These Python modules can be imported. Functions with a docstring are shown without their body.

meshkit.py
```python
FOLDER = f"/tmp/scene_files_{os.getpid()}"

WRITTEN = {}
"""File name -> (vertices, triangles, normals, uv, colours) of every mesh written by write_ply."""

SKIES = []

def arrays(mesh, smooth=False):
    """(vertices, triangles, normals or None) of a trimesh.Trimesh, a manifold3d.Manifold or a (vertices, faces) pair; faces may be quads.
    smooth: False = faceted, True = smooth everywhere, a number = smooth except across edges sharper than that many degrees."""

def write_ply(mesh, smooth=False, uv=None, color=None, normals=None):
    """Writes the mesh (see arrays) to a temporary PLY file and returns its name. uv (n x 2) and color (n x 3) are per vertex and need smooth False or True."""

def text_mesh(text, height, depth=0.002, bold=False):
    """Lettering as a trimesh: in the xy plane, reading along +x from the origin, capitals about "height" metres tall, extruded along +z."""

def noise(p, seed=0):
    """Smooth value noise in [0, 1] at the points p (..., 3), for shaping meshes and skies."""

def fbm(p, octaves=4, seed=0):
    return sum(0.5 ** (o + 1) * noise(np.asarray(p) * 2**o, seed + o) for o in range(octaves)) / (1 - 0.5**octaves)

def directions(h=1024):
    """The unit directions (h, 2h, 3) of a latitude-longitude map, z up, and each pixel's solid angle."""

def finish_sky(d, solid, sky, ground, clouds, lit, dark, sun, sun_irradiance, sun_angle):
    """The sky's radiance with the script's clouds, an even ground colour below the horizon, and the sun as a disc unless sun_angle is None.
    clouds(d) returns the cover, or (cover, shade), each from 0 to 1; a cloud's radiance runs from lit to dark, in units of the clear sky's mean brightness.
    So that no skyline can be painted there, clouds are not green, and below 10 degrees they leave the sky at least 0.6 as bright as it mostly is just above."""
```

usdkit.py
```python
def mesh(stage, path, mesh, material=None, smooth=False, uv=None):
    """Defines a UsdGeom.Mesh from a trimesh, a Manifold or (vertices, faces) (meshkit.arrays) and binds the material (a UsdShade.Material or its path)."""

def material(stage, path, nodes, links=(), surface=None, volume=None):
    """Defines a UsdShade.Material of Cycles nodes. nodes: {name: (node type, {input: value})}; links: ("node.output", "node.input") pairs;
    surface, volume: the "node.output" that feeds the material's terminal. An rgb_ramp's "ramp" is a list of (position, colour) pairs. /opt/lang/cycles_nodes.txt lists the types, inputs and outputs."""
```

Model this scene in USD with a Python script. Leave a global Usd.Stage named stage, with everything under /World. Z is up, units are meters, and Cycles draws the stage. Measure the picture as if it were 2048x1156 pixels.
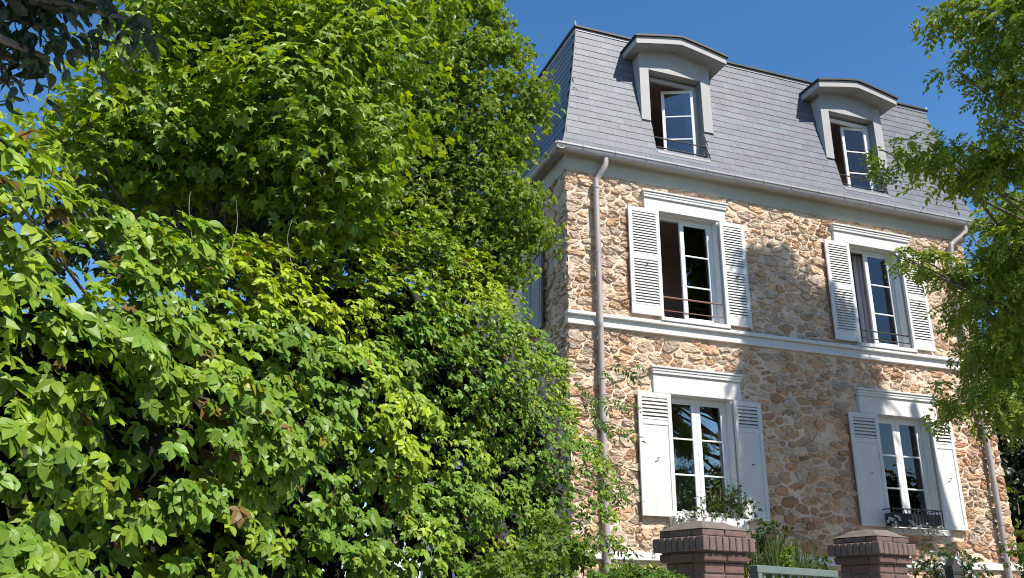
import math
import numpy as np
import trimesh
import usdkit
import meshkit
from pxr import Usd, UsdGeom, UsdLux, UsdShade, Gf, Sdf, Vt
from scipy.spatial import Voronoi
from shapely.geometry import Polygon, box as sbox, LineString
from shapely import affinity
from shapely.ops import unary_union

# ------------------------------------------------------------------ stage, camera, sky, sun
stage = Usd.Stage.CreateInMemory()
UsdGeom.SetStageUpAxis(stage, UsdGeom.Tokens.z)
UsdGeom.SetStageMetersPerUnit(stage, 1.0)
W_ = UsdGeom.Xform.Define(stage, '/World')
stage.SetDefaultPrim(W_.GetPrim())
UsdGeom.Scope.Define(stage, '/World/Looks')

FPX = 1769.75
PITCH, YAW, ROLL = math.radians(19.899), math.radians(20.0385), math.radians(0.454)
C = np.array([-5.643, -12.735, 1.65])
FW = np.array([math.sin(YAW) * math.cos(PITCH), math.cos(YAW) * math.cos(PITCH), math.sin(PITCH)])
_r = np.array([math.cos(YAW), -math.sin(YAW), 0.0])
_u = np.cross(_r, FW)
RT = math.cos(ROLL) * _r + math.sin(ROLL) * _u
UP = math.cos(ROLL) * _u - math.sin(ROLL) * _r
EXPOSURE = 0.64
SUN_EL, SUN_AZ = math.radians(50), math.radians(24)          # azimuth: to the right of the facade's normal
SUN = np.array([math.sin(SUN_AZ) * math.cos(SUN_EL), -math.cos(SUN_AZ) * math.cos(SUN_EL), math.sin(SUN_EL)])
SKY_STRENGTH, SUN_INTENSITY = 0.118, 1.2

cam = UsdGeom.Camera.Define(stage, '/World/camera')
cam.CreateHorizontalApertureAttr(36.0)
cam.CreateVerticalApertureAttr(36.0 * 1156 / 2048)
cam.CreateFocalLengthAttr(36.0 * FPX / 2048)
cam.CreateClippingRangeAttr(Gf.Vec2f(0.05, 2000))
cam.CreateExposureAttr(EXPOSURE)
m = Gf.Matrix4d(*RT, 0, *UP, 0, *(-FW), 0, *C, 1)
cam.AddTransformOp().Set(m)

sky = UsdLux.DomeLight.Define(stage, '/World/sky')
sky.GetPrim().SetCustomDataByKey('kind', 'structure')
sky.GetPrim().SetCustomDataByKey('label', 'clear deep blue summer sky above the roof and trees')
sky.GetPrim().SetCustomDataByKey('category', 'sky')
skym = usdkit.material(stage, '/World/Looks/sky_air', {
    's': ('sky_texture', {'sky_type': 'single_scattering', 'sun_disc': False, 'sun_elevation': SUN_EL, 'sun_rotation': math.atan2(SUN[0], SUN[1]),
                          'air_density': 1.0, 'aerosol_density': 0.35, 'ozone_density': 3.0}),
    'h': ('hsv', {'saturation': 1.24}),
    'b': ('background_shader', {'strength': SKY_STRENGTH})}, [('s.color', 'h.color'), ('h.color', 'b.color')], surface='b.background')
UsdShade.MaterialBindingAPI.Apply(sky.GetPrim()).Bind(skym)
sun = UsdLux.DistantLight.Define(stage, '/World/sun')
sun.CreateNormalizeAttr(True) if hasattr(sun, 'CreateNormalizeAttr') else None
sun.CreateIntensityAttr(SUN_INTENSITY)
sun.CreateAngleAttr(0.45)
sun.CreateColorAttr(Gf.Vec3f(1.0, 0.95, 0.87))
_x = np.cross([0, 0, 1.0], SUN); _x /= np.linalg.norm(_x); _y = np.cross(SUN, _x)
sun.AddTransformOp().Set(Gf.Matrix4d(*_x, 0, *_y, 0, *SUN, 0, 0, 0, 40, 1))

# ------------------------------------------------------------------ helpers
RNG = np.random.default_rng(11)


def ray(px, py):
    d = FW * FPX + RT * (px - 1024) - UP * (py - 578)
    return d / np.linalg.norm(d)


def hor(px, py, d):
    """The point seen at a pixel of the photograph, d metres away over the ground."""
    v = ray(px, py)
    return C + v * d / np.hypot(v[0], v[1])


def proj(X):
    d = np.asarray(X, float) - C
    z = d @ FW
    return 1024 + FPX * (d @ RT) / z, 578 - FPX * (d @ UP) / z, z


def unit(v):
    v = np.asarray(v, float)
    return v / np.maximum(np.linalg.norm(v, axis=-1, keepdims=True), 1e-9)


_used = {}


def unique(parent, name):
    k = (parent, name)
    n = _used.get(k, 0)
    _used[k] = n + 1
    return f'{parent}/{name}' if n == 0 else f'{parent}/{name}_{n:03d}'


class Thing:
    def __init__(self, name, label, cat, base=(0, 0, 0), group=None, kind=None):
        self.path = unique('/World', name)
        self.o = np.asarray(base, float)
        x = UsdGeom.Xform.Define(stage, self.path)
        x.AddTranslateOp().Set(Gf.Vec3d(*map(float, self.o)))
        p = self.prim = x.GetPrim()
        p.SetCustomDataByKey('label', label)
        p.SetCustomDataByKey('category', cat)
        if group: p.SetCustomDataByKey('group', group)
        if kind: p.SetCustomDataByKey('kind', kind)


def arr(mesh):
    v, f, n = meshkit.arrays(mesh, False)
    return v, f


def put(parent, name, mesh, mat, smooth=False, tint=None, label=None, kind=None, origin=None):
    """One Mesh prim. parent: a Thing, or (thing, part path)."""
    if isinstance(parent, Thing):
        pp, o = parent.path, parent.o
    elif isinstance(parent, tuple):
        pp, o = parent[1], parent[0].o
    else:
        pp, o = '/World', np.zeros(3)
    if smooth is False:
        if isinstance(mesh, tuple) and np.asarray(mesh[1]).shape[1] == 3:
            v, f = mesh
        else:
            v, f = arr(mesh)
        n = None
    else:
        v, f, n = meshkit.arrays(mesh, smooth)
    path = unique(pp, name)
    g = UsdGeom.Mesh.Define(stage, path)
    g.CreatePointsAttr(Vt.Vec3fArray.FromNumpy((np.asarray(v) - o).astype(np.float32)))
    g.CreateFaceVertexCountsAttr(Vt.IntArray.FromNumpy(np.full(len(f), 3, np.int32)))
    g.CreateFaceVertexIndicesAttr(Vt.IntArray.FromNumpy(np.ascontiguousarray(f, np.int32).ravel()))
    g.CreateSubdivisionSchemeAttr('none')
    g.CreateDoubleSidedAttr(True)
    if n is not None:
        g.CreateNormalsAttr(Vt.Vec3fArray.FromNumpy(n.astype(np.float32)))
        g.SetNormalsInterpolation('vertex')
    if tint is not None:
        t = np.asarray(tint, np.float32)
        if t.ndim == 1:
            t = np.tile(t, (len(v), 1))
        UsdGeom.PrimvarsAPI(g).CreatePrimvar('tint', Sdf.ValueTypeNames.Color3fArray, 'vertex').Set(Vt.Vec3fArray.FromNumpy(np.ascontiguousarray(t)))
    UsdShade.MaterialBindingAPI.Apply(g.GetPrim()).Bind(mat)
    if label: g.GetPrim().SetCustomDataByKey('label', label)
    if kind: g.GetPrim().SetCustomDataByKey('kind', kind)
    return (parent if isinstance(parent, Thing) else (parent[0] if isinstance(parent, tuple) else None), path)


def tagtop(ret, label, cat, kind=None, group=None):
    p = stage.GetPrimAtPath(ret[1])
    p.SetCustomDataByKey('label', label); p.SetCustomDataByKey('category', cat)
    if kind: p.SetCustomDataByKey('kind', kind)
    if group: p.SetCustomDataByKey('group', group)


def join(parts):
    vs, fs, n = [], [], 0
    for p in parts:
        v, f = arr(p) if not (isinstance(p, tuple) and np.asarray(p[1]).shape[1] == 3) else p
        vs.append(np.asarray(v)); fs.append(np.asarray(f) + n); n += len(v)
    return np.vstack(vs), np.vstack(fs)


def bx(x0, x1, y0, y1, z0, z1, c=0.0):
    """A box, its edges chamfered by c."""
    if c <= 0:
        v = np.array([(x, y, z) for z in (z0, z1) for y in (y0, y1) for x in (x0, x1)], float)
        f = np.array([(0, 2, 3), (0, 3, 1), (4, 5, 7), (4, 7, 6), (0, 1, 5), (0, 5, 4), (2, 6, 7), (2, 7, 3), (0, 4, 6), (0, 6, 2), (1, 3, 7), (1, 7, 5)])
        return v, f
    pts = []
    for sx in (0, 1):
        for sy in (0, 1):
            for sz in (0, 1):
                X, Y, Z = (x0, x1)[sx], (y0, y1)[sy], (z0, z1)[sz]
                a, b, d = (c, -c)[sx], (c, -c)[sy], (c, -c)[sz]
                pts += [(X, Y + b, Z + d), (X + a, Y, Z + d), (X + a, Y + b, Z)]
    h = trimesh.convex.convex_hull(np.array(pts))
    return np.array(h.vertices), np.array(h.faces)


def tube(path, r, sides=8, cap=True):
    P = np.asarray(path, float)
    R = np.broadcast_to(np.asarray(r, float), (len(P),))
    T = unit(np.gradient(P, axis=0))
    ref = np.array([0.0, 1.0, 0.0]) if abs(T[0][1]) < 0.9 else np.array([1.0, 0, 0])
    vs = []
    a = np.linspace(0, 2 * np.pi, sides, endpoint=False)
    u = unit(np.cross(T[0], ref))
    for p, t, rr in zip(P, T, R):
        u = unit(u - t * (u @ t)); w = np.cross(t, u)
        vs.append(p + rr * (np.cos(a)[:, None] * u + np.sin(a)[:, None] * w))
    v = np.vstack(vs); f = []
    n = len(P)
    for i in range(n - 1):
        for j in range(sides):
            k = (j + 1) % sides
            f += [(i * sides + j, i * sides + k, (i + 1) * sides + k), (i * sides + j, (i + 1) * sides + k, (i + 1) * sides + j)]
    if cap:
        v = np.vstack([v, P[:1], P[-1:]])
        for j in range(sides):
            k = (j + 1) % sides
            f += [(n * sides, k, j), (n * sides + 1, (n - 1) * sides + j, (n - 1) * sides + k)]
    return v, np.array(f)


def curve(pts, n=16):
    """A smooth curve through points (Catmull-Rom)."""
    P = np.asarray(pts, float)
    Q = np.vstack([2 * P[0] - P[1], P, 2 * P[-1] - P[-2]])
    out = []
    for i in range(1, len(Q) - 2):
        for t in np.linspace(0, 1, n, endpoint=False):
            out.append(0.5 * ((2 * Q[i]) + (Q[i + 1] - Q[i - 1]) * t + (2 * Q[i - 1] - 5 * Q[i] + 4 * Q[i + 1] - Q[i + 2]) * t * t + (-Q[i - 1] + 3 * Q[i] - 3 * Q[i + 1] + Q[i + 2]) * t ** 3))
    out.append(P[-1])
    return np.array(out)


def extr(poly, y0, y1, axis='y'):
    """A shapely polygon (a, b) extruded. axis y: (x, z) drawn, along y; x: (y, z) drawn, along x; z: (x, y) drawn, along z."""
    e = trimesh.creation.extrude_polygon(poly, y1 - y0, engine='earcut')
    v = np.array(e.vertices); f = np.array(e.faces)
    if axis == 'y':
        v = np.stack([v[:, 0], y0 + v[:, 2], v[:, 1]], 1); f = f[:, ::-1]
    elif axis == 'x':
        v = np.stack([y0 + v[:, 2], v[:, 0], v[:, 1]], 1)
    else:
        v = v + [0, 0, y0]
    return v, f


def mat(name, nodes, links, surface='p.BSDF'):
    return usdkit.material(stage, '/World/Looks/' + name, nodes, links, surface=surface)


def paint(name, col, rough=0.5, var=0.12, scale=6.0, bump=0.002, bscale=60.0, dirt=None, dirt_amt=0.35, metallic=0.0, spec=0.5):
    """A painted or plain surface: slight uneven tone, grime by noise, fine relief."""
    c = np.array(col)
    d = np.array(dirt) if dirt is not None else c * 0.6
    n = {'g': ('geometry', {}), 'n1': ('noise_texture', {'scale': scale, 'detail': 5.0, 'roughness': 0.6}),
         'n2': ('noise_texture', {'scale': bscale, 'detail': 3.0}),
         'r': ('rgb_ramp', {'ramp': [(0.25, tuple(c * (1 - var))), (0.55, tuple(c)), (0.8, tuple(np.minimum(c * (1 + var), 0.95)))]}),
         'mp': ('mapping', {'scale': (1.0, 1.0, 0.28)}), 'n3': ('noise_texture', {'scale': scale * 0.8, 'detail': 6.0, 'roughness': 0.7}),
         'r3': ('rgb_ramp', {'ramp': [(0.52, (0, 0, 0)), (0.72, (dirt_amt,) * 3)]}),
         'mx': ('mix', {'mix_type': 'mix', 'color2': tuple(d)}),
         'b': ('bump', {'strength': 0.6, 'distance': bump}),
         'p': ('principled_bsdf', {'roughness': rough, 'metallic': metallic, 'specular_ior_level': spec})}
    l = [('g.position', 'n1.vector'), ('g.position', 'n2.vector'), ('g.position', 'mp.vector'), ('mp.vector', 'n3.vector'), ('n1.fac', 'r.fac'), ('n3.fac', 'r3.fac'),
         ('r.color', 'mx.color1'), ('r3.color', 'mx.fac'), ('mx.color', 'p.base_color'), ('n2.fac', 'b.height'), ('b.normal', 'p.normal')]
    return mat(name, n, l)


def tinted(name, rough=0.8, bump=0.006, bscale=40.0, var=0.35, scale=14.0, spec=0.3):
    """Colour from the mesh's own tint, broken up by noise in two sizes."""
    n = {'a': ('attribute', {'attribute': 'tint'}), 'g': ('geometry', {}),
         'n1': ('noise_texture', {'scale': scale, 'detail': 6.0, 'roughness': 0.65}),
         'n2': ('noise_texture', {'scale': bscale, 'detail': 5.0, 'roughness': 0.65}),
         'r': ('rgb_ramp', {'ramp': [(0.25, (1 - var,) * 3), (0.5, (1, 1, 1)), (0.78, (1 + var * 0.6, 1 + var * 0.55, 1 + var * 0.5))]}),
         'mx': ('mix', {'mix_type': 'multiply', 'fac': 1.0}),
         'b': ('bump', {'strength': 0.9, 'distance': bump}),
         'p': ('principled_bsdf', {'roughness': rough, 'specular_ior_level': spec})}
    l = [('g.position', 'n1.vector'), ('g.position', 'n2.vector'), ('n1.fac', 'r.fac'), ('a.color', 'mx.color1'), ('r.color', 'mx.color2'),
         ('mx.color', 'p.base_color'), ('n2.fac', 'b.height'), ('b.normal', 'p.normal')]
    return mat(name, n, l)


def leafmat(name, trans=0.4, rough=0.45, tcol=(1.6, 1.5, 0.5), spec=0.4):
    """Leaf: tint of the mesh, darker and lighter leaf by leaf, light coming through."""
    n = {'a': ('attribute', {'attribute': 'tint'}), 'g': ('geometry', {}),
         'r': ('rgb_ramp', {'ramp': [(0.0, (0.72, 0.74, 0.7)), (0.5, (1, 1, 1)), (1.0, (1.3, 1.22, 1.0))]}),
         'mx': ('mix', {'mix_type': 'multiply', 'fac': 1.0}),
         'tm': ('mix', {'mix_type': 'multiply', 'fac': 1.0, 'color2': tcol}),
         'p': ('principled_bsdf', {'roughness': rough, 'specular_ior_level': spec}),
         't': ('translucent_bsdf', {}), 'm': ('mix_closure', {'fac': trans})}
    l = [('g.random_per_island', 'r.fac'), ('a.color', 'mx.color1'), ('r.color', 'mx.color2'), ('mx.color', 'p.base_color'),
         ('mx.color', 'tm.color1'), ('tm.color', 't.color'), ('p.BSDF', 'm.closure1'), ('t.BSDF', 'm.closure2')]
    return mat(name, n, l, 'm.closure')


M = {}
M['mortar'] = paint('lime_mortar', (0.69, 0.535, 0.415), 0.95, 0.16, 3.0, 0.012, 30.0, dirt=(0.36, 0.26, 0.18), dirt_amt=0.5, spec=0.2)
M['stone'] = tinted('rubble_stone', 0.85, 0.012, 34.0, 0.38, 11.0, 0.25)
M['slate'] = tinted('roof_slate', 0.55, 0.002, 50.0, 0.2, 7.0, 0.4)
M['brick'] = tinted('dark_brick', 0.6, 0.004, 70.0, 0.35, 18.0, 0.35)
M['white'] = paint('white_paint', (0.64, 0.63, 0.605), 0.45, 0.04, 5.0, 0.0008, 80.0, dirt=(0.46, 0.43, 0.38), dirt_amt=0.32)
M['render_white'] = paint('white_render', (0.66, 0.64, 0.605), 0.8, 0.06, 4.0, 0.003, 60.0, dirt=(0.52, 0.47, 0.41), dirt_amt=0.5)
M['upvc'] = paint('window_white', (0.70, 0.70, 0.70), 0.35, 0.02, 4.0, 0.0003, 60.0, dirt=(0.7, 0.69, 0.66), dirt_amt=0.2)
M['cornice'] = paint('cornice_paint', (0.44, 0.43, 0.37), 0.7, 0.06, 3.0, 0.002, 40.0, dirt=(0.33, 0.33, 0.3), dirt_amt=0.4)
M['zinc'] = paint('zinc', (0.33, 0.315, 0.315), 0.5, 0.12, 5.0, 0.001, 30.0, dirt=(0.27, 0.25, 0.24), dirt_amt=0.5, metallic=0.2)
M['pipe'] = paint('pipe_paint', (0.37, 0.335, 0.32), 0.5, 0.1, 4.0, 0.001, 30.0, dirt=(0.25, 0.22, 0.2), dirt_amt=0.5)
M['dormer'] = paint('dormer_paint', (0.33, 0.32, 0.315), 0.6, 0.06, 4.0, 0.002, 40.0, dirt=(0.33, 0.31, 0.3), dirt_amt=0.35)
M['lead'] = paint('lead_sheet', (0.17, 0.17, 0.18), 0.55, 0.12, 5.0, 0.001, 30.0)
M['vent'] = paint('vent_sheet', (0.15, 0.15, 0.155), 0.6, 0.12, 5.0, 0.001, 30.0)
M['bitumen'] = paint('dark_roof_edge', (0.02, 0.02, 0.025), 0.6, 0.2, 6.0, 0.001, 30.0)
M['iron'] = paint('black_iron', (0.02, 0.02, 0.02), 0.4, 0.2, 8.0, 0.0005, 60.0)
M['rust'] = paint('rusty_rail', (0.20, 0.085, 0.055), 0.6, 0.25, 12.0, 0.001, 80.0)
M['room'] = paint('room_plaster', (0.46, 0.37, 0.32), 0.9, 0.06, 2.0, 0.001, 30.0)
M['curtain'] = paint('net_curtain', (0.55, 0.50, 0.55), 0.9, 0.06, 3.0, 0.001, 30.0)
M['redbrick'] = paint('jamb_brick', (0.36, 0.17, 0.11), 0.9, 0.25, 9.0, 0.004, 50.0, dirt=(0.5, 0.38, 0.28), dirt_amt=0.6)
M['greenmetal'] = paint('green_grey_metal', (0.12, 0.155, 0.135), 0.5, 0.08, 5.0, 0.0005, 40.0, dirt=(0.14, 0.15, 0.13))
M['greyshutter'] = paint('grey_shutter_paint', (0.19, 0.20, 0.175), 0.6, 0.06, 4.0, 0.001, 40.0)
M['bark'] = paint('bark', (0.13, 0.10, 0.075), 0.95, 0.35, 14.0, 0.015, 40.0, dirt=(0.07, 0.06, 0.045), dirt_amt=0.8)
M['palebark'] = paint('pale_bark', (0.27, 0.23, 0.18), 0.95, 0.3, 14.0, 0.012, 40.0, dirt=(0.14, 0.13, 0.1), dirt_amt=0.8)
M['soil'] = paint('garden_soil', (0.10, 0.075, 0.05), 0.95, 0.3, 3.0, 0.02, 12.0, dirt=(0.06, 0.09, 0.03), dirt_amt=0.8)
M['asphalt'] = paint('asphalt', (0.055, 0.055, 0.056), 0.9, 0.25, 4.0, 0.004, 90.0)
M['paving'] = paint('pavement_concrete', (0.33, 0.31, 0.28), 0.9, 0.12, 4.0, 0.003, 60.0)
M['coping'] = paint('coping_cement', (0.15, 0.12, 0.10), 0.9, 0.2, 9.0, 0.006, 50.0, dirt=(0.1, 0.09, 0.07), dirt_amt=0.7)
M['darkwood'] = paint('dark_wood', (0.045, 0.04, 0.035), 0.8, 0.3, 12.0, 0.002, 60.0)
M['terracotta'] = paint('planter_white', (0.72, 0.70, 0.66), 0.6, 0.08, 6.0, 0.001, 50.0)
M['petal_white'] = leafmat('white_petal', 0.3, 0.6, (1, 1, 1), 0.2)
M['leaf_creeper'] = leafmat('creeper_leaf', 0.26, 0.42, (1.6, 1.6, 0.25), 0.3)
M['leaf_dead'] = leafmat('gap_shade_leaf', 0.05, 0.7, (1, 1, 1), 0.2)  # near-black leaf for the creeper gaps: shade put into the colour
M['leaf_maple'] = leafmat('maple_leaf', 0.36, 0.42, (1.7, 1.6, 0.35), 0.35)
M['leaf_fine'] = leafmat('fine_leaf', 0.40, 0.5, (1.6, 1.6, 0.35), 0.3)
M['leaf_robinia'] = leafmat('robinia_leaf', 0.30, 0.5, (1.6, 1.55, 0.45), 0.3)
M['leaf_dark'] = leafmat('dark_leaf', 0.2, 0.35, (1.4, 1.5, 0.5), 0.5)
_g = {'f': ('fresnel', {'IOR': 1.75}), 't': ('transparent_bsdf', {'color': (0.82, 0.86, 0.86)}), 'g': ('glossy_bsdf', {'color': (1, 1, 1), 'roughness': 0.0}), 'm': ('mix_closure', {})}
M['glass'] = mat('window_glass', _g, [('f.fac', 'm.fac'), ('t.BSDF', 'm.closure1'), ('g.BSDF', 'm.closure2')], 'm.closure')

# ------------------------------------------------------------------ ground
gr = put(None, 'ground', bx(-150, 150, -7.2, 150, -0.3, 0.02), M['soil']); tagtop(gr, 'dark garden soil and grass beyond the street wall', 'ground', 'structure')
gr = put(None, 'road', bx(-150, 150, -150, -14.0, -0.3, -0.10), M['asphalt']); tagtop(gr, 'grey asphalt street in front of the garden', 'road', 'structure')
gr = put(None, 'pavement', bx(-150, 150, -14.0, -7.2, -0.3, 0.015), M['paving']); tagtop(gr, 'concrete pavement along the garden', 'pavement', 'structure')

# ------------------------------------------------------------------ the house
HX = 8.95                       # facade runs x 0..HX at y = 0
ZB, ZT = 0.0, 8.94
UB, UT, LB, LT = 6.36, 8.40, 3.02, 5.05
OPEN = [(1.76, 2.975, UB, UT), (5.94, 7.12, UB, UT), (1.80, 2.99, LB, LT), (6.07, 7.24, LB, LT)]
LINT = [(1.49, 3.17, UT, 8.76), (5.62, 7.45, UT, 8.76), (1.50, 3.20, LT, 5.50), (5.72, 7.50, LT, 5.50)]
SHUT = [(1.137, 1.75, 3.0, 3.53), (5.341, 5.92, 7.14, 7.69), (1.174, 1.79, 3.004, 3.55), (5.414, 6.055, 7.262, 7.775)]
house = Thing('stone_house', 'three storey rubble stone house with grey slate mansard roof and white shutters', 'house', (0, 0, 0))

# core of the wall with its openings
fac = sbox(0.03, ZB, HX - 0.03, ZT)
for o in OPEN:
    fac = fac.difference(sbox(o[0] - .03, o[2] - .03, o[1] + .03, o[3] + .02))
side = sbox(0.0, ZB, 0.0 + 1, ZT)
core = [extr(fac, 0.03, 0.33), bx(0.03, 0.33, 0.33, 9.0, ZB, ZT), bx(HX - 0.33, HX - 0.03, 0.33, 9.0, ZB, ZT), bx(0.33, HX - 0.33, 8.7, 9.0, ZB, ZT)]


def mortar_sheet(u0, u1, z0, z1, holes, to3, seed, step=0.055, amp=0.034):
    """An uneven pointed surface: a grid moved in and out by noise, cut at the openings."""
    nu, nz = int((u1 - u0) / step) + 1, int((z1 - z0) / step) + 1
    us, zs = np.linspace(u0, u1, nu), np.linspace(z0, z1, nz)
    U, Z = np.meshgrid(us, zs)
    p = np.stack([U * 2.2, Z * 2.8, U * 0 + seed], -1)
    h = (meshkit.fbm(p, 3, seed) - 0.5) * amp + (meshkit.noise(p * 6, seed + 5) - 0.5) * amp * 0.9
    ids = np.arange(nu * nz).reshape(nz, nu)
    q = np.stack([ids[:-1, :-1], ids[:-1, 1:], ids[1:, 1:], ids[1:, :-1]], -1).reshape(-1, 4)
    cu, cz = (U[:-1, :-1] + U[1:, 1:]) / 2, (Z[:-1, :-1] + Z[1:, 1:]) / 2
    keep = np.ones(cu.shape, bool)
    for a, b, c, d in holes:
        keep &= ~((cu > a - step * 0.4) & (cu < b + step * 0.4) & (cz > c - step * 0.4) & (cz < d + step * 0.4))
    q = q[keep.ravel()]
    v = to3(U.ravel(), Z.ravel(), h.ravel())
    return v, np.vstack([q[:, [0, 1, 2]], q[:, [0, 2, 3]]])


front3 = lambda u, z, h: np.stack([u, -h, z], 1)               # out of the wall is -y
side3 = lambda u, z, h: np.stack([-h, u, z], 1)                # out of the left wall is -x
core.append(mortar_sheet(0.0, HX, 1.8, ZT, OPEN, front3, 3))
core.append(mortar_sheet(0.0, 9.0, 1.8, ZT, [(1.95, 2.95, 6.6, 8.25)], side3, 7, 0.09))
wall = put(house, 'wall', join(core), M['mortar'], smooth=False)

# stones
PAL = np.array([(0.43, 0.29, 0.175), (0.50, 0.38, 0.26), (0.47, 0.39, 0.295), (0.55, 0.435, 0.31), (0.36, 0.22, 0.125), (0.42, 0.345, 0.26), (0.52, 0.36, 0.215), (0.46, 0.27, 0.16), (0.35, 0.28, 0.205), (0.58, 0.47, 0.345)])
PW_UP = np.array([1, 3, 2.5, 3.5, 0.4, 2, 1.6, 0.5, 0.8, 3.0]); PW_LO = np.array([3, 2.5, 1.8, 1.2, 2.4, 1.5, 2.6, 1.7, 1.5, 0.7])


def stones(u0, u1, z0, z1, n, holes, seed, to3):
    r = np.random.default_rng(seed)
    pts = np.stack([r.uniform(u0 - .2, u1 + .2, n), r.uniform(z0 - .2, z1 + .2, n)], 1)
    sc = np.array([0.62, 1.18])
    for it in range(2):
        vor = Voronoi(pts * sc)
        for i, reg in enumerate(vor.point_region):
            rg = vor.regions[reg]
            if rg and -1 not in rg:
                c = vor.vertices[rg].mean(0) / sc
                if u0 - .3 < c[0] < u1 + .3 and z0 - .3 < c[1] < z1 + .3:
                    pts[i] = pts[i] * 0.72 + c * 0.28
    vor = Voronoi(pts * sc)
    hol = unary_union([sbox(a - .012, c - .012, b + .012, d + .012) for a, b, c, d in holes])
    lim = sbox(u0, z0, u1, z1)
    out = []
    for i, reg in enumerate(vor.point_region):
        rg = vor.regions[reg]
        if not rg or -1 in rg: continue
        pg = Polygon(vor.vertices[rg] / sc)
        if not pg.is_valid or pg.area > 0.6: continue
        pg = pg.intersection(lim).difference(hol)
        if pg.is_empty: continue
        if pg.geom_type != 'Polygon': pg = max(pg.geoms, key=lambda g: g.area) if hasattr(pg, 'geoms') else pg
        if pg.geom_type != 'Polygon': continue
        g = r.uniform(0.004, 0.019)
        q0 = 0.016
        pg = pg.buffer(-g - q0).buffer(q0 * r.uniform(0.5, 0.95))
        if pg.is_empty or pg.geom_type != 'Polygon' or pg.area < 0.0018: continue
        k = 18
        L = pg.exterior
        ring = np.array([L.interpolate(t, normalized=True).coords[0] for t in np.linspace(0, 1, k, endpoint=False)])
        if not L.is_ccw: ring = ring[::-1]
        n3 = np.column_stack([ring * 7.0, np.full(k, seed)])
        ring += (np.stack([meshkit.fbm(n3, 2, 1), meshkit.fbm(n3, 2, 2)], 1) - .5) * 0.055 + r.normal(0, 0.003, ring.shape)
        e = r.uniform(-.01, .035)
        ring[:, 0] -= e * np.clip((.14 - ring[:, 0]) / .14, 0, 1) * (u0 < .03)
        c = ring.mean(0)
        h = r.uniform(0.010, 0.042) * min(1.0, 0.5 + pg.area / 0.03)
        tilt = r.normal(0, 0.16, 2)
        rings = []
        for s, hh in ((1.03, -0.03), (1.0, 0.55 * h), (0.9, 0.92 * h), (0.5, h)):
            q = c + (ring - c) * s
            hv = hh + (0 if hh < 0 else 1) * ((q - c) @ tilt * 0.6 + r.normal(0, 0.004 + 0.10 * h, k))
            rings.append(np.column_stack([q, hv]))
        v = np.vstack(rings + [[c[0], c[1], h * 1.0 + r.normal(0, 0.003)]])
        f = []
        for a in range(3):
            for j in range(k):
                jj = (j + 1) % k
                f += [(a * k + j, a * k + jj, (a + 1) * k + jj), (a * k + j, (a + 1) * k + jj, (a + 1) * k + j)]
        f += [(3 * k + j, 3 * k + (j + 1) % k, 4 * k) for j in range(k)]
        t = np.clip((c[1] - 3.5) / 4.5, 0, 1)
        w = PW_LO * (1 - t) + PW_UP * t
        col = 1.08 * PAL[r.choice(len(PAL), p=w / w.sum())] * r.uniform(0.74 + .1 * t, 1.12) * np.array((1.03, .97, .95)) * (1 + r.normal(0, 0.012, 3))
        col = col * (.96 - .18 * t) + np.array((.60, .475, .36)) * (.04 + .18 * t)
        out.append((to3(v[:, 0], v[:, 1], v[:, 2]), np.array(f), col, pg.area, c))
    return out


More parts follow.
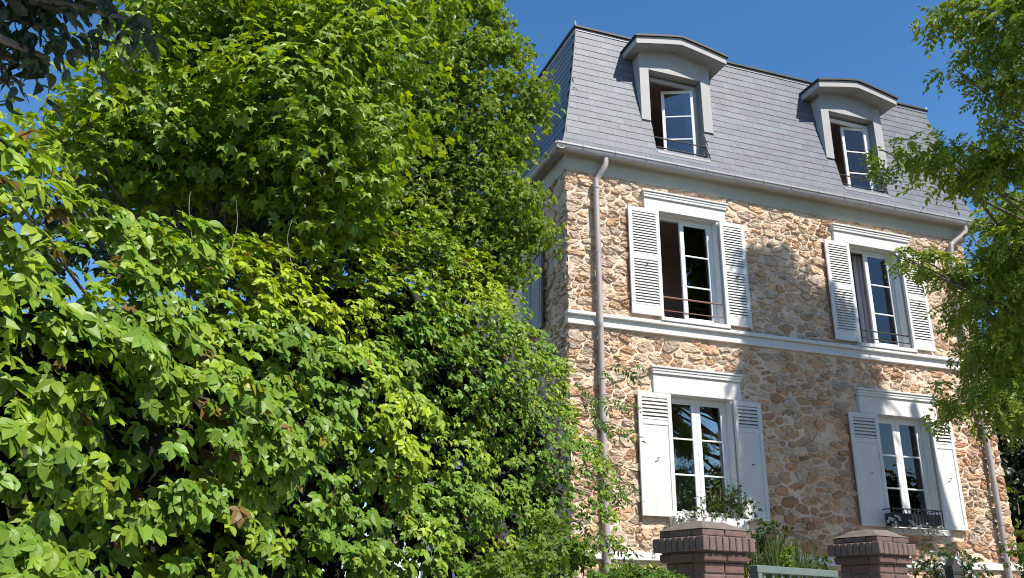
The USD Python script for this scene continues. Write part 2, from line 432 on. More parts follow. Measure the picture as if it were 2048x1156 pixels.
hide = []
for a, b, c_, d in SHUT:
    pass
holes = [(0, HX, 6.06, 6.31), (0, HX, 2.36, 2.50)] + LINT
for i, o in enumerate(OPEN):
    z0, z1 = (UB - 0.05, UT) if i < 2 else (LB - 0.1, LT)
    holes.append((SHUT[i][0] + 0.06, SHUT[i][3] - 0.06, z0, z1))
    holes.append((o[0] - 0.1, o[1] + 0.1, z0, z1))
st = stones(-0.015, HX + 0.015, 1.9, ZT, 2300, holes, 21, front3)
dist = lambda p: np.linalg.norm(p - C)
order = sorted(range(len(st)), key=lambda i: -st[i][3] / dist(st[i][0].mean(0)) ** 2)
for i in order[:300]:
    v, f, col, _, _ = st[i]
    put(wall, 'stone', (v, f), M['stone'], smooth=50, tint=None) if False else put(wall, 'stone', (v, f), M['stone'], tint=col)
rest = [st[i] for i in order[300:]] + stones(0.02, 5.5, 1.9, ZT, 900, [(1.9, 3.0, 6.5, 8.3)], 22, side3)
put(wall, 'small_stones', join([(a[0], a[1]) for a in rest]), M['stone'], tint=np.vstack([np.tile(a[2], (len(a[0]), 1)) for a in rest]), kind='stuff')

# red brick edging beside the openings, seen as a thin line along the shutters
for i, o in enumerate(OPEN):
    z0, z1 = (UB + 0.02, UT) if i < 2 else (LB + 0.02, LT)
    for (xa, xb) in ((SHUT[i][0] - 0.028, SHUT[i][0] + 0.15), (SHUT[i][3] - 0.15, SHUT[i][3] + 0.016)):
        put(wall, 'brick_edging', bx(xa, xb, -0.028, 0.03, z0 + 0.06, z1 - 0.05), M['redbrick'])

# white trim: lintels, string course, plinth band, reveals, sills
for i, (a, b, z0, z1) in enumerate(LINT):
    t = put(house, 'lintel', bx(a, b, -0.055, 0.03, z0, z1 - 0.13, 0.004), M['render_white'])
    put((house, t[1]), 'moulding', join([bx(a - 0.015, b + 0.015, -0.085, 0.03, z1 - 0.129, z1 - 0.085, 0.006), bx(a - 0.03, b + 0.03, -0.098, 0.03, z1 - 0.084, z1 - 0.035, 0.01), bx(a - 0.05, b + 0.05, -0.118, 0.03, z1 - 0.034, z1, 0.006)]), M['render_white'])
t = put(house, 'string_course', bx(-0.03, HX + 0.03, -0.05, 0.03, 6.13, 6.235, 0.004), M['render_white'])
put((house, t[1]), 'moulding', join([bx(-0.06, HX + 0.06, -0.11, 0.03, 6.236, 6.30, 0.008), bx(-0.045, HX + 0.045, -0.075, 0.03, 6.075, 6.129, 0.006)]), M['render_white'])
put(house, 'plinth_band', bx(-0.04, HX + 0.04, -0.07, 0.03, 2.37, 2.49, 0.012), M['render_white'])
for i, (a, b, z0, z1) in enumerate(OPEN):
    d0 = -0.054 if False else 0.0
    put(house, 'reveal', join([bx(a - 0.06, a, -0.033, 0.33, z0, z1), bx(b, b + 0.06, -0.033, 0.33, z0, z1), bx(a - 0.06, b + 0.06, 0.031, 0.33, z1, z1 + 0.03)]), M['render_white'])
    put(house, 'window_sill', bx(a - 0.08, b + 0.08, -0.13, 0.30, z0 - 0.058 if i < 2 else z0 - 0.09, z0 + 0.015, 0.008), M['render_white'])


def xform(v, hinge, ang):
    c, s = math.cos(ang), math.sin(ang)
    w = v.copy()
    dx, dy = v[:, 0] - hinge[0], v[:, 1] - hinge[1]
    w[:, 0] = hinge[0] + c * dx - s * dy; w[:, 1] = hinge[1] + s * dx + c * dy
    return w


def sash(parent, x0, x1, z0, z1, y, bars, hinge=None, ang=0.0, sw=0.062, meet=None):
    """One casement: stiles and rails, glazing bars, panes. meet: 'l' or 'r' for a wider meeting stile."""
    wl, wr = (0.085 if meet == 'l' else sw), (0.085 if meet == 'r' else sw)
    T = lambda m: (xform(m[0], hinge, ang), m[1]) if hinge is not None else m
    fr = join([bx(x0, x0 + wl, y, y + .045, z0, z1, .006), bx(x1 - wr, x1, y, y + .045, z0, z1, .006), bx(x0 + wl, x1 - wr, y + .002, y + .043, z1 - sw, z1, .005), bx(x0 + wl, x1 - wr, y + .002, y + .043, z0, z0 + sw + .02, .005)])
    s = put(parent, 'sash', T(fr), M['upvc'])
    zs = [z0 + sw + .02] + list(bars) + [z1 - sw]
    for b in bars:
        put(parent, 'glazing_bar', T(bx(x0 + wl, x1 - wr, y + .006, y + .038, b - .014, b + .014, .003)), M['upvc'])
    for k in range(len(zs) - 1):
        put(parent, 'pane', T(bx(x0 + wl - .004, x1 - wr + .004, y + .018, y + .023, zs[k] - .004, zs[k + 1] + .004)), M['glass'])


def frame(x0, x1, z0, z1, y, w=0.05, d=0.07):
    return join([bx(x0, x0 + w, y, y + d, z0, z1, .004), bx(x1 - w, x1, y, y + d, z0, z1, .004), bx(x0 + w, x1 - w, y + .003, y + d, z1 - w, z1, .004), bx(x0 + w, x1 - w, y + .003, y + d, z0, z0 + w, .004)])


WY = 0.125
for i, (a, b, z0, z1) in enumerate(OPEN):
    z0 = z0 + 0.016
    wp = put(house, 'window', frame(a + .001, b - .001, z0, z1 - .001, WY, 0.055), M['upvc'])
    par = (house, wp[1])
    mid = (a + b) / 2
    x0, x1, zz0, zz1 = a + .05, b - .05, z0 + .05, z1 - .05
    bars = [zz0 + .08 + (zz1 - zz0 - .14) / 3, zz0 + .08 + (zz1 - zz0 - .14) * 2 / 3]
    if i < 2:
        sash(par, mid - .07, x1, zz0, zz1, WY + .012, bars, meet='l')
        sash(par, x0, mid - .08, zz0, zz1, WY + .012, bars, (x0, WY + .06), math.radians(152), meet='r')
    else:
        sash(par, x0, mid - .002, zz0, zz1, WY + .012, bars, meet='r')
        sash(par, mid + .002, x1, zz0, zz1, WY + .014, bars, meet='l')


def shutter(x0, x1, z0, z1, y, layout, left):
    """Painted shutter: stiles, rails, louvres that are parts of it, solid panels. layout: list of ('slats', z0, z1, n) and ('panel', z0, z1)."""
    sw = 0.075
    pcs = [bx(x0, x0 + sw, y - .036, y, z0, z1, .004), bx(x1 - sw, x1, y - .036, y, z0, z1, .004)]
    zs = sorted([q for l in layout for q in l[1:3]])
    edges = [z0] + zs + [z1]
    for k in range(0, len(edges), 2):
        pcs.append(bx(x0 + sw, x1 - sw, y - .034, y - .002, edges[k], edges[k + 1], .003))
    for l in layout:
        if l[0] == 'panel':
            pcs.append(bx(x0 + sw, x1 - sw, y - .024, y - .008, l[1], l[2]))
    s = put(house, 'shutter', join(pcs), M['white'])
    par = (house, s[1])
    for l in layout:
        if l[0] == 'slats':
            n = l[3]
            for k in range(n):
                zc = l[1] + (k + .5) * (l[2] - l[1]) / n
                v, f = bx(x0 + sw - .004, x1 - sw + .004, -.027, .027, -.004, .004, .002)
                t = math.radians(58)
                v2 = v.copy(); v2[:, 1] = v[:, 1] * math.cos(t) - v[:, 2] * math.sin(t); v2[:, 2] = v[:, 1] * math.sin(t) + v[:, 2] * math.cos(t)
                put(par, 'slat', (v2 + [0, y - .020, zc], f), M['white'])
    hx = (x0 + 0.03) if left else (x1 - 0.03)
    put(par, 'hinge', join([bx(hx - .03, hx + .03, y - .041, y - .036, z, z + .035) for z in (z0 + .22, z1 - .27)]), M['white'])
    cx = (x0 + x1) / 2
    put(par, 'catch', tube([(cx + .03, y - .036, z0 + (z1 - z0) * .46), (cx + .03, y - .06, z0 + (z1 - z0) * .46), (cx - .02, y - .065, z0 + (z1 - z0) * .455)], .007, 6), M['iron'])


for i, (a, b, c_, d) in enumerate(SHUT):
    for x0, x1, lf in ((a, b, True), (c_, d, False)):
        if i < 2:
            zm = 7.445
            shutter(x0, x1, 6.385, 8.385, -0.062, [('slats', 6.56, zm - .05, 16), ('slats', zm + .05, 8.30, 16)], lf)
        else:
            shutter(x0, x1, 3.045, 5.035, -0.062, [('panel', 3.13, 4.50), ('slats', 4.58, 4.95, 6)], lf)
# bolt rods on the right jambs
for i, (a, b, z0, z1) in enumerate(OPEN):
    put(house, 'bolt_rod', tube([(b + .024, -.108, z0 + .05), (b + .024, -.108, z1 - .02)], .011, 6), M['white'])

# window rails
put(house, 'window_rail', join([tube([(1.755, -.02, 6.775), (2.98, -.02, 6.775)], .016, 8), tube([(1.755, -.02, 6.53), (2.98, -.02, 6.53)], .009, 6)]), M['rust'])
put(house, 'window_rail', join([tube([(5.935, -.03, 6.65), (7.12, -.03, 6.65)], .016, 8), tube([(5.935, -.03, 6.50), (7.12, -.03, 6.50)], .012, 8)]), M['iron'])

# rooms behind the openings
rooms = []
for (z0, z1) in ((2.2, 5.75), (6.05, 8.9)):
    for x0, x1 in ((0.36, 4.3), (4.36, HX - .36)):
        v, f = bx(x0, x1, 0.34, 2.2, z0, z1)
        f = f[[k for k in range(12) if k not in (4, 5)]]
        rooms.append((v, f[:, ::-1]))
for x0, x1 in ((1.3, 3.5), (5.5, 7.7)):
    v, f = bx(x0, x1, 0.52, 4.2, 9.4, 11.9)
    f = f[[k for k in range(12) if k not in (4, 5)]]
    rooms.append((v, f[:, ::-1]))
put(house, 'inner_room', join(rooms), M['room'])


def drape(x0, x1, z0, z1, y, n=26, seed=0):
    r = np.random.default_rng(seed)
    xs = np.linspace(x0, x1, n)
    ys = y + 0.03 * np.sin(np.linspace(0, 6 * np.pi, n) + r.uniform(0, 1, n)) 
    v = np.vstack([np.column_stack([xs, ys, np.full(n, z0)]), np.column_stack([xs, ys, np.full(n, z1)])])
    f = [(j, j + 1, n + j + 1) for j in range(n - 1)] + [(j, n + j + 1, n + j) for j in range(n - 1)]
    return v, np.array(f)


put(house, 'curtain', drape(6.75, 7.2, 3.05, 5.0, 0.42, seed=1), M['curtain'])
put(house, 'curtain', drape(6.45, 6.75, 6.4, 8.4, 0.44, seed=2), M['curtain'])

# shutter on the left wall
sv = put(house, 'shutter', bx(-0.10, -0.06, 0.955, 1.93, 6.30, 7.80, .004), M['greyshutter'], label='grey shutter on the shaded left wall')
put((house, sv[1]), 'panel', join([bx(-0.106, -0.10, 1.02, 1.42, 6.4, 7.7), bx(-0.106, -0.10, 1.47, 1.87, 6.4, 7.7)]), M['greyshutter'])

# cornice, soffit, gutter
RX = 9.40
prof = Polygon([(0.02, 8.90), (-0.03, 8.905), (-0.045, 8.95), (-0.075, 9.17), (-0.085, 9.2), (0.02, 9.2)])
cor = [extr(prof, -0.07, HX + 0.07, 'x')]
pv, pf = extr(prof, -0.045, 8.9, 'x')                # the left side's run: the same profile turned
cor.append((np.stack([pv[:, 1] + 0.001, pv[:, 0], pv[:, 2] - 0.001], 1), pf[:, ::-1]))
put(house, 'cornice', join(cor), M['cornice'])
put(house, 'soffit', join([bx(-0.20, RX, -0.21, 0.3, 9.201, 9.225), bx(-0.20, 0.02, 0.3, 9.0, 9.201, 9.225), bx(HX - .3, RX, .3, 9.0, 9.201, 9.225)]), M['cornice'])
aa = np.linspace(np.pi, 2 * np.pi, 11)
gp = [(-0.225 + 0.085 * math.cos(t), 9.245 + 0.095 * math.sin(t)) for t in aa]
gut = Polygon([(-0.325, 9.275), (-0.325, 9.245), (-0.31, 9.235)] + gp[1:] + [(-0.14, 9.27), (-0.152, 9.27)] + [(-0.225 + 0.073 * math.cos(t), 9.25 + 0.083 * math.sin(t)) for t in aa[::-1]] + [(-0.305, 9.275)]).buffer(0)
gv, gf = extr(gut, -0.30, RX + 0.12, 'x')
gs = [(gv, gf), bx(-0.303, -0.298, -0.30, -0.15, 9.16, 9.27), bx(RX + .118, RX + .122, -0.30, -0.15, 9.16, 9.27)]
g2v, g2f = extr(gut, -0.30, 8.9, 'x')
gs.append((np.stack([g2v[:, 1], g2v[:, 0], g2v[:, 2] - 0.002], 1), g2f[:, ::-1]))
gu = put(house, 'gutter', join(gs), M['zinc'])
for gx in np.arange(0.2, 9.3, 0.62):
    put((house, gu[1]), 'bracket', join([bx(gx - .012, gx + .012, -.331, -.14, 9.274, 9.279), bx(gx - .012, gx + .012, -.333, -.327, 9.24, 9.279)]), M['zinc'])


def downpipe(pts, collars, r=0.052):
    p = put(house, 'downpipe', tube(curve(pts, 8), r, 14), M['pipe'], smooth=40)
    for z, (x, y) in collars:
        put((house, p[1]), 'collar', tube([(x, y, z - .03), (x, y, z + .03)], r + .008, 14), M['pipe'], smooth=40)


downpipe([(.66, -.22, 9.18), (.655, -.215, 9.04), (.62, -.19, 8.94), (.55, -.125, 8.80), (.515, -.115, 8.70), (.512, -.115, 8.5), (.515, -.135, 6.35), (.515, -.135, 6.1), (.525, -.115, 5.8), (.53, -.115, 4), (.53, -.115, 1.9)],
         [(8.62, (.513, -.115)), (7.4, (.514, -.122)), (5.2, (.527, -.115)), (3.4, (.53, -.115))])
downpipe([(8.86, -.22, 9.18), (8.85, -.215, 9.04), (8.75, -.18, 8.92), (8.58, -.12, 8.78), (8.5, -.11, 8.6), (8.42, -.11, 7.5), (8.45, -.135, 6.3), (8.45, -.135, 6.05), (8.5, -.11, 5.6), (8.56, -.11, 4.85), (8.555, -.11, 3.4), (8.54, -.11, 1.9)],
         [(8.5, (8.49, -.11)), (5.0, (8.55, -.11)), (3.2, (8.555, -.11))])

# ------------------------------------------------------------------ mansard roof
RP = np.array([(-0.20, 9.235), (-0.07, 9.474), (0.065, 10.067), (0.27, 11.07), (0.45, 12.283)])
_zz = np.linspace(RP[0, 1], RP[-1, 1], 60)
from scipy.interpolate import PchipInterpolator
_yy = PchipInterpolator(RP[:, 1], RP[:, 0])
roofy = lambda z: _yy(z)
S = np.concatenate([[0], np.cumsum(np.hypot(np.diff(roofy(_zz)), np.diff(_zz)))])
atS = lambda s: np.stack([np.interp(s, S, roofy(_zz)), np.interp(s, S, _zz)], -1)
XL = lambda z: roofy(z) * 1.0
XR = lambda z: np.interp(z, [9.235, 9.47, 10.0, 12.283], [RX + .07, RX - .02, RX - .12, 9.07])
DORM = [(1.611, 3.165, 2.40), (5.83, 7.385, 6.60)]
SILLZ = 9.63
deck = []
zs = np.linspace(RP[0, 1], RP[-1, 1], 24)


def strip(xa, xb, z0, z1, n=14):
    z = np.linspace(z0, z1, n); y = roofy(z) + 0.012
    A = np.column_stack([np.full(n, xa) if np.isscalar(xa) else xa(z), y, z]); B = np.column_stack([np.full(n, xb) if np.isscalar(xb) else xb(z), y, z])
    v = np.vstack([A, B])
    f = [(i, n + i, n + i + 1) for i in range(n - 1)] + [(i, n + i + 1, i + 1) for i in range(n - 1)]
    return v, np.array(f)


deck += [strip(XL, 1.82, RP[0, 1], RP[-1, 1]), strip(2.99, 6.03, RP[0, 1], RP[-1, 1]), strip(7.19, XR, RP[0, 1], RP[-1, 1])]
for xa, xb in ((1.82, 2.99), (6.03, 7.19)):
    deck += [strip(xa, xb, RP[0, 1], SILLZ, 4), strip(xa, xb, 11.75, RP[-1, 1], 5)]
# left and right slopes, flat top
z = _zz
vL = np.vstack([np.column_stack([XL(z) + .012, XL(z), z]), np.column_stack([XL(z) + .012, 9.0 - XL(z), z])]); n = len(z)
fq = np.array([(i, i + 1, n + i + 1) for i in range(n - 1)] + [(i, n + i + 1, n + i) for i in range(n - 1)])
deck.append((vL, fq))
deck.append((np.vstack([np.column_stack([XR(z) - .012, roofy(z), z]), np.column_stack([XR(z) - .012, 9.0 - roofy(z), z])]), fq))
deck.append((np.vstack([np.column_stack([XL(z), 9.0 - roofy(z), z]), np.column_stack([XR(z), 9.0 - roofy(z), z])]), fq))
deck.append(bx(.44, 9.07, .44, 8.55, 12.2, 12.28))
roof = put(house, 'roof', join(deck), M['lead'])

SL = S[-1]
EXPO, SWID = 0.155, 0.27
r = np.random.default_rng(5)
slates = []
nrow = int(SL / EXPO)
for k in range(nrow + 1):
    s0 = k * EXPO
    s1 = min(s0 + EXPO + 0.035, SL)
    if s1 - s0 < 0.04: continue
    (ya, za), (yb, zb) = atS(s0), atS(s1)
    off = (0.5 if k % 2 else 0) * SWID
    x = -0.4 - off
    while x < RX + 0.3:
        w = SWID
        a, b = x + .0012, x + w - .0012
        x += w
        lo = (max(a, XL(za)), min(b, XR(za)))
        hi = (max(a, XL(zb)), min(b, XR(zb)))
        if lo[1] - lo[0] < .03 or hi[1] - hi[0] < .01: continue
        zc = (za + zb) / 2
        segs = [(lo, hi)]
        for q, (d0, d1, _) in enumerate(DORM):
            i0, i1 = d0 + .20, d1 - .21
            if SILLZ - .02 < zc < 10.33: c0, c1 = i0, i1
            elif 10.33 <= zc < 11.95: c0, c1 = d0, d1
            else: continue
            new = []
            for lo_, hi_ in segs:
                if hi_[1] <= c0 or hi_[0] >= c1: new.append((lo_, hi_)); continue
                if lo_[0] < c0 - .02: new.append(((lo_[0], c0), (hi_[0], c0)))
                if hi_[1] > c1 + .02: new.append(((c1, lo_[1]), (c1, hi_[1])))
            segs = new
        for lo_, hi_ in segs:
            j = r.normal(0, .0022, 4); t0, t1 = 0.011 + r.uniform(0, .003), 0.003
            P = []
            for (xx, yy, zz, t) in ((lo_[0], ya, za + j[0], t0), (lo_[1], ya, za + j[1], t0), (hi_[1], yb, zb, t1), (hi_[0], yb, zb, t1)):
                P.append((xx, yy - t - .004, zz))
            Pb = [(p[0], p[1] + .007, p[2]) for p in P]
            v = np.array(P + Pb)
            f = np.array([(0, 1, 2), (0, 2, 3), (4, 6, 5), (4, 7, 6), (0, 4, 5), (0, 5, 1), (3, 2, 6), (3, 6, 7), (0, 3, 7), (0, 7, 4), (1, 5, 6), (1, 6, 2)])
            cc = np.array((0.104, 0.112, 0.132)) * r.uniform(0.86, 1.13) * (1 + r.normal(0, .02, 3))
            slates.append((v, f, cc))
# slates of the shaded left slope
left = []
for k in range(nrow):
    (ya, za), (yb, zb) = atS(k * EXPO), atS(min(k * EXPO + EXPO + .03, SL))
    y = ya + (0.5 if k % 2 else 0) * SWID
    while y < 7.5:
        v = np.array([(ya - .014, y + .002, za), (ya - .014, y + SWID - .002, za), (yb - .005, y + SWID - .002, zb), (yb - .005, y + .002, zb)])
        v = np.vstack([v, v + [.007, 0, 0]])
        f = np.array([(0, 2, 1), (0, 3, 2), (0, 1, 5), (0, 5, 4), (0, 4, 7), (0, 7, 3), (1, 2, 6), (1, 6, 5)])
        left.append((v, f, np.array((0.104, 0.112, 0.132)) * r.uniform(.86, 1.13)))
        y += SWID
order = sorted(range(len(slates)), key=lambda i: dist(slates[i][0].mean(0)) - 8 * (np.ptp(slates[i][0][:, 0]) > .2))
for i in order[:300]:
    put((house, roof[1]), 'slate', slates[i][:2], M['slate'], tint=slates[i][2])
rs = [slates[i] for i in order[300:]] + left
put((house, roof[1]), 'more_slates', join([q[:2] for q in rs]), M['slate'], tint=np.vstack([np.tile(q[2], (8, 1)) for q in rs]), kind='stuff')
# vent slates
for x, z in ((.787, 9.85), (4.65, 9.845), (8.30, 9.84)):
    y = float(roofy(z))
    v, f = bx(x - .11, x + .11, y - .03, y - .012, z - .11, z + .11, .004)
    v[v[:, 2] > z, 1] += .045
    put((house, roof[1]), 'vent_tile', (v, f), M['vent'])
# the dark edge round the flat top, a pale flashing under it, a spike on the corner
put((house, roof[1]), 'roof_edge', join([bx(.39, 9.12, .385, .60, 12.292, 12.345, .008), bx(.385, .60, .60, 8.6, 12.292, 12.345, .008)]), M['bitumen'])
put((house, roof[1]), 'flashing', join([bx(.425, 9.09, .42, .45, 12.235, 12.291, .004), bx(.425, .45, .45, 8.6, 12.235, 12.291, .004)]), M['zinc'])
put((house, roof[1]), 'finial', tube([(.42, .42, 12.33), (.42, .42, 12.40), (.42, .42, 12.46)], [.03, .02, .004], 8), M['zinc'])
put((house, roof[1]), 'finial', tube([(9.08, .42, 12.33), (9.08, .42, 12.37), (9.08, .42, 12.39)], [.04, .03, .01], 8), M['zinc'])
for hx0, fn in ((0, XL),):
    hp = np.column_stack([fn(_zz) - .012, roofy(_zz) - .012, _zz])
    put((house, roof[1]), 'hip_flashing', tube(hp, .013, 6), M['lead'])

for q, (d0, d1, xm) in enumerate(DORM):
    yF, i0, i1 = 0.10, d0 + 0.195, d1 - 0.205
    zz = np.linspace(SILLZ - .03, 10.34, 10)
    ptsf = [(float(roofy(a)) + .013, a) for a in zz] + [(yF, 10.345), (yF, 11.90)]
    cheek = Polygon(ptsf + [(0.75, 11.90), (0.75, SILLZ - .03)])
    soff = lambda x: 11.90 - 0.13 * ((x - xm) / ((d1 - d0) / 2)) ** 2
    dm = put(house, 'dormer', extr(Polygon([(i1 - .001, 11.475), (i0 + .001, 11.475)] + [(x, 11.9 - 0.13 * ((x - xm) / ((d1 - d0) / 2)) ** 2 + .1) for x in np.linspace(i0 + .001, i1 - .001, 9)]), yF + .004, .36), M['dormer'])
    par = (house, dm[1])
    put(par, 'side_post', extr(cheek, d0, i0, 'x'), M['dormer'])
    put(par, 'side_post', extr(cheek, i1, d1, 'x'), M['dormer'])
    # roof of the dormer: a shallow hood with a deep fascia, over a soffit
    h = (d1 - d0) / 2 + 0.215
    top = lambda x: 12.12 - 0.20 * (abs(x - xm) / h) ** 1.12
    xs = np.linspace(xm - h, xm + h, 21)
    hood = Polygon([(x, top(x) - .14) for x in xs] + [(x, top(x)) for x in xs[::-1]])
    put(par, 'hood', extr(hood, -.20, .85), M['dormer'])
    cov = Polygon([(x, top(x) + .003) for x in np.linspace(xm - h - .035, xm + h + .035, 21)] + [(x, top(x) + .045) for x in np.linspace(xm - h - .035, xm + h + .035, 21)[::-1]])
    put(par, 'hood_covering', extr(cov, -.24, .95), M['bitumen'])
    lin = Polygon([(min(p[0] + .02, 0.2), p[1]) for p in ptsf[:-1]] + [(yF + .02, 11.47), (.30, 11.47), (.30, SILLZ - .03)])
    put(par, 'cheek_lining', extr(lin, i0, i0 + .006, 'x'), M['lead'])
    put(par, 'cheek_lining', extr(lin, i1 - .006, i1, 'x'), M['lead'])
    put(par, 'sill', bx(i0 + .007, i1 - .007, -.06, .34, SILLZ - .05, SILLZ + .005, .008), M['zinc'])
    wz0, wz1, wy = SILLZ + .04, 11.43, .27
    wp = put(house, 'window', frame(i0 + .008, i1 - .008, wz0 - .03, wz1, wy, .07), M['dormer' if q == 0 else 'upvc'])
    x0, x1 = i0 + .07, i1 - .07
    mid = (x0 + x1) / 2
    bars = [wz0 + .1 + (wz1 - wz0 - .25) * k / 3 for k in (1, 2)]
    sash((house, wp[1]), mid - .12 + .06 * q, x1, wz0 + .03, wz1 - .07, wy + .012, bars, (x1, wy + .03), math.radians((-24, -10)[q]))
    sash((house, wp[1]), x0, mid - .13 + .06 * q, wz0 + .03, wz1 - .07, wy + .012, bars, (x0, wy + .06), math.radians(140))
    for zr in (9.80, 10.00):
        put(house, 'window_rail', join([tube([(i0, .10, zr), (i1 - .0, .10, zr)], .013, 8), trimesh.creation.icosphere(1, .03).apply_translation((i1 - .04, .10, zr))]), M['iron'])

# ------------------------------------------------------------------ gate pillars, gate
def pillar(label, corner, ztop, size, ang):
    """Brick pillar: corner is the front left corner of the widest course, ztop the top of that course."""
    T = Thing('gate_pillar', label, 'pillar', (corner[0], corner[1], 0), group='brick gate pillars')
    t = np.array([math.cos(ang), math.sin(ang)]); nrm = np.array([-math.sin(ang), math.cos(ang)])
    r = np.random.default_rng(int(abs(corner[0]) * 100))

    def W(v):
        v = np.asarray(v, float)
        return np.column_stack([corner[0] + v[:, 0] * t[0] + v[:, 1] * nrm[0], corner[1] + v[:, 0] * t[1] + v[:, 1] * nrm[1], v[:, 2]])

    def brick(x0, x1, y0, y1, z0, z1, pale=0.0):
        v, f = bx(x0, x1, y0, y1, z0, z1, .005)
        v = v + r.normal(0, .0012, 3)
        col = np.array((0.125, 0.068, 0.053)) * r.uniform(.75, 1.25) * (1 - pale) + np.array((.17, .125, .105)) * pale
        put(T, 'brick', (W(v), f), M['brick'], tint=col)

    def ring(inset, z0, z1, n, pale=0.0, header=0.10):
        a, b = inset, size - inset
        w = (b - a) / n
        for k in range(n):
            brick(a + k * w + .004, a + (k + 1) * w - .004, a, a + header, z0, z1, pale)
            brick(a + k * w + .004, a + (k + 1) * w - .004, b - header, b, z0, z1, pale)
        m_ = max(1, int(round((b - a - 2 * header) / w)))
        w2 = (b - a - 2 * header) / m_
        for k in range(m_):
            y0 = a + header + k * w2
            brick(a, a + header, y0 + .004, y0 + w2 - .004, z0, z1, pale)
            brick(b - header, b, y0 + .004, y0 + w2 - .004, z0, z1, pale)
    ring(0.0, ztop - .088, ztop, 8, .55, .07)
    ring(0.035, ztop + .004, ztop + .047, 2, .35)
    ring(0.03, ztop - .147, ztop - .100, 2, .05)
    z = ztop - .157
    k = 0
    while z > ztop - .75:
        ring(0.058, z - .062, z, 2, .1)
        z -= .072; k += 1
    core = [bx(.068, size - .068, .068, size - .068, 0.0, ztop + .04), bx(.012, size - .012, .012, size - .012, ztop - .084, ztop - .004), bx(.045, size - .045, .045, size - .045, ztop - .152, ztop + .04), bx(.06, size - .06, .06, size - .06, 0, z)]
    put(T, 'mortar_core', (W(join(core)[0]), join(core)[1]), M['coping'])
    # weathered cement cap, a low pyramid
    c = size / 2; e = .03
    v = np.array([(e, e, ztop + .048), (size - e, e, ztop + .048), (size - e, size - e, ztop + .048), (e, size - e, ztop + .048)] + [(c + sx * .09, c + sy * .09, ztop + .105) for sx, sy in ((-1, -1), (1, -1), (1, 1), (-1, 1))])
    hull = trimesh.convex.convex_hull(v).subdivide().subdivide().subdivide()
    hv = np.array(hull.vertices); hv[:, 2] += (meshkit.fbm(hv * 14, 3, 4) - .5) * .02 * (hv[:, 2] > ztop + .05)
    put(T, 'cap', (W(hv), np.array(hull.faces)), M['coping'])
    return T


PANG = math.radians(13)
pillar('nearer brick gate pillar left of the green gate, below the window with flowers', hor(1405, 1070, 5.8), hor(1405, 1070, 5.8)[2], .47, PANG)
pillar('farther brick gate pillar right of the green gate, below the iron planter', hor(1757, 1083, 7.4), hor(1757, 1083, 7.4)[2], .47, PANG)

g0, g1 = hor(1508, 1140, 6.35), hor(1668, 1136, 7.35)
gz = hor(1600, 1138, 7.0)[2]
gt = Thing('metal_gate', 'green grey metal gate between the two brick pillars', 'gate', (g0[0], g0[1], 0))
gd = unit(np.array([g1[0] - g0[0], g1[1] - g0[1], 0])); gl = np.linalg.norm((g1 - g0)[:2])
gn = np.array([-gd[1], gd[0], 0])
gw = lambda b: (np.array([g0[0], g0[1], 0]) + b[0][:, :1] * gd + b[0][:, 1:2] * gn + b[0][:, 2:] * np.array([0, 0, 1.0]), b[1])
put(gt, 'frame', gw(join([bx(0, gl, -.03, .03, gz - .05, gz, .005), bx(0, .05, -.03, .03, .1, gz - .05), bx(gl - .05, gl, -.03, .03, .1, gz - .05), bx(.05, gl - .05, -.025, .025, .12, .18)])), M['greenmetal'])
for k in range(9):
    x = .05 + (gl - .1) * (k + .5) / 9
    put(gt, 'bar', gw(bx(x - .012, x + .012, -.012, .012, .18, gz - .05)), M['greenmetal'])
put(gt, 'sheet', gw(bx(.05, gl - .05, .013, .018, .18, gz - .16)), M['greenmetal'])

# ------------------------------------------------------------------ leaves
def place(tv, tf, P, Y, Z, S):
    """Copies of one template at points P with axis Y, face Z and size S."""
    Y = unit(Y); X = unit(np.cross(Y, Z)); Z = np.cross(X, Y)
    S = np.asarray(S, float)[:, None, None]
    v = P[:, None, :] + S * (tv[None, :, 0:1] * X[:, None, :] + tv[None, :, 1:2] * Y[:, None, :] + tv[None, :, 2:3] * Z[:, None, :])
    n = len(tv)
    f = tf[None] + (np.arange(len(P)) * n)[:, None, None]
    return v.reshape(-1, 3), f.reshape(-1, 3)


def leaflet(L=1.0, w=0.42, fold=0.25, droop=0.25, st=(0.18, 0.42, 0.7)):
    """A folded, drooping blade along +y."""
    prof = [0.78, 1.0, 0.74]
    v = [(0, 0, 0)]
    for s, p in zip(st, prof):
        hw = w / 2 * p
        z = -droop * s * s * L
        v += [(-hw * L, s * L, z + fold * hw * L), (0, s * L, z), (hw * L, s * L, z + fold * hw * L)]
    v.append((0, L, -droop * L))
    f = [(0, 2, 1), (0, 3, 2)]
    for k in range(len(st) - 1):
        a, b = 1 + 3 * k, 4 + 3 * k
        f += [(a, a + 1, b + 1), (a, b + 1, b), (a + 1, a + 2, b + 2), (a + 1, b + 2, b + 1)]
    a = 1 + 3 * (len(st) - 1); n = len(v) - 1
    f += [(a, a + 1, n), (a + 1, a + 2, n)]
    return np.array(v), np.array(f)


def rotz(v, a):
    c, s = math.cos(a), math.sin(a)
    return np.column_stack([c * v[:, 0] - s * v[:, 1], s * v[:, 0] + c * v[:, 1], v[:, 2]])


def rotx(v, a):
    c, s = math.cos(a), math.sin(a)
    return np.column_stack([v[:, 0], c * v[:, 1] - s * v[:, 2], s * v[:, 1] + c * v[:, 2]])


def roty(v, a):
    c, s = math.cos(a), math.sin(a)
    return np.column_stack([c * v[:, 0] + s * v[:, 2], v[:, 1], -s * v[:, 0] + c * v[:, 2]])


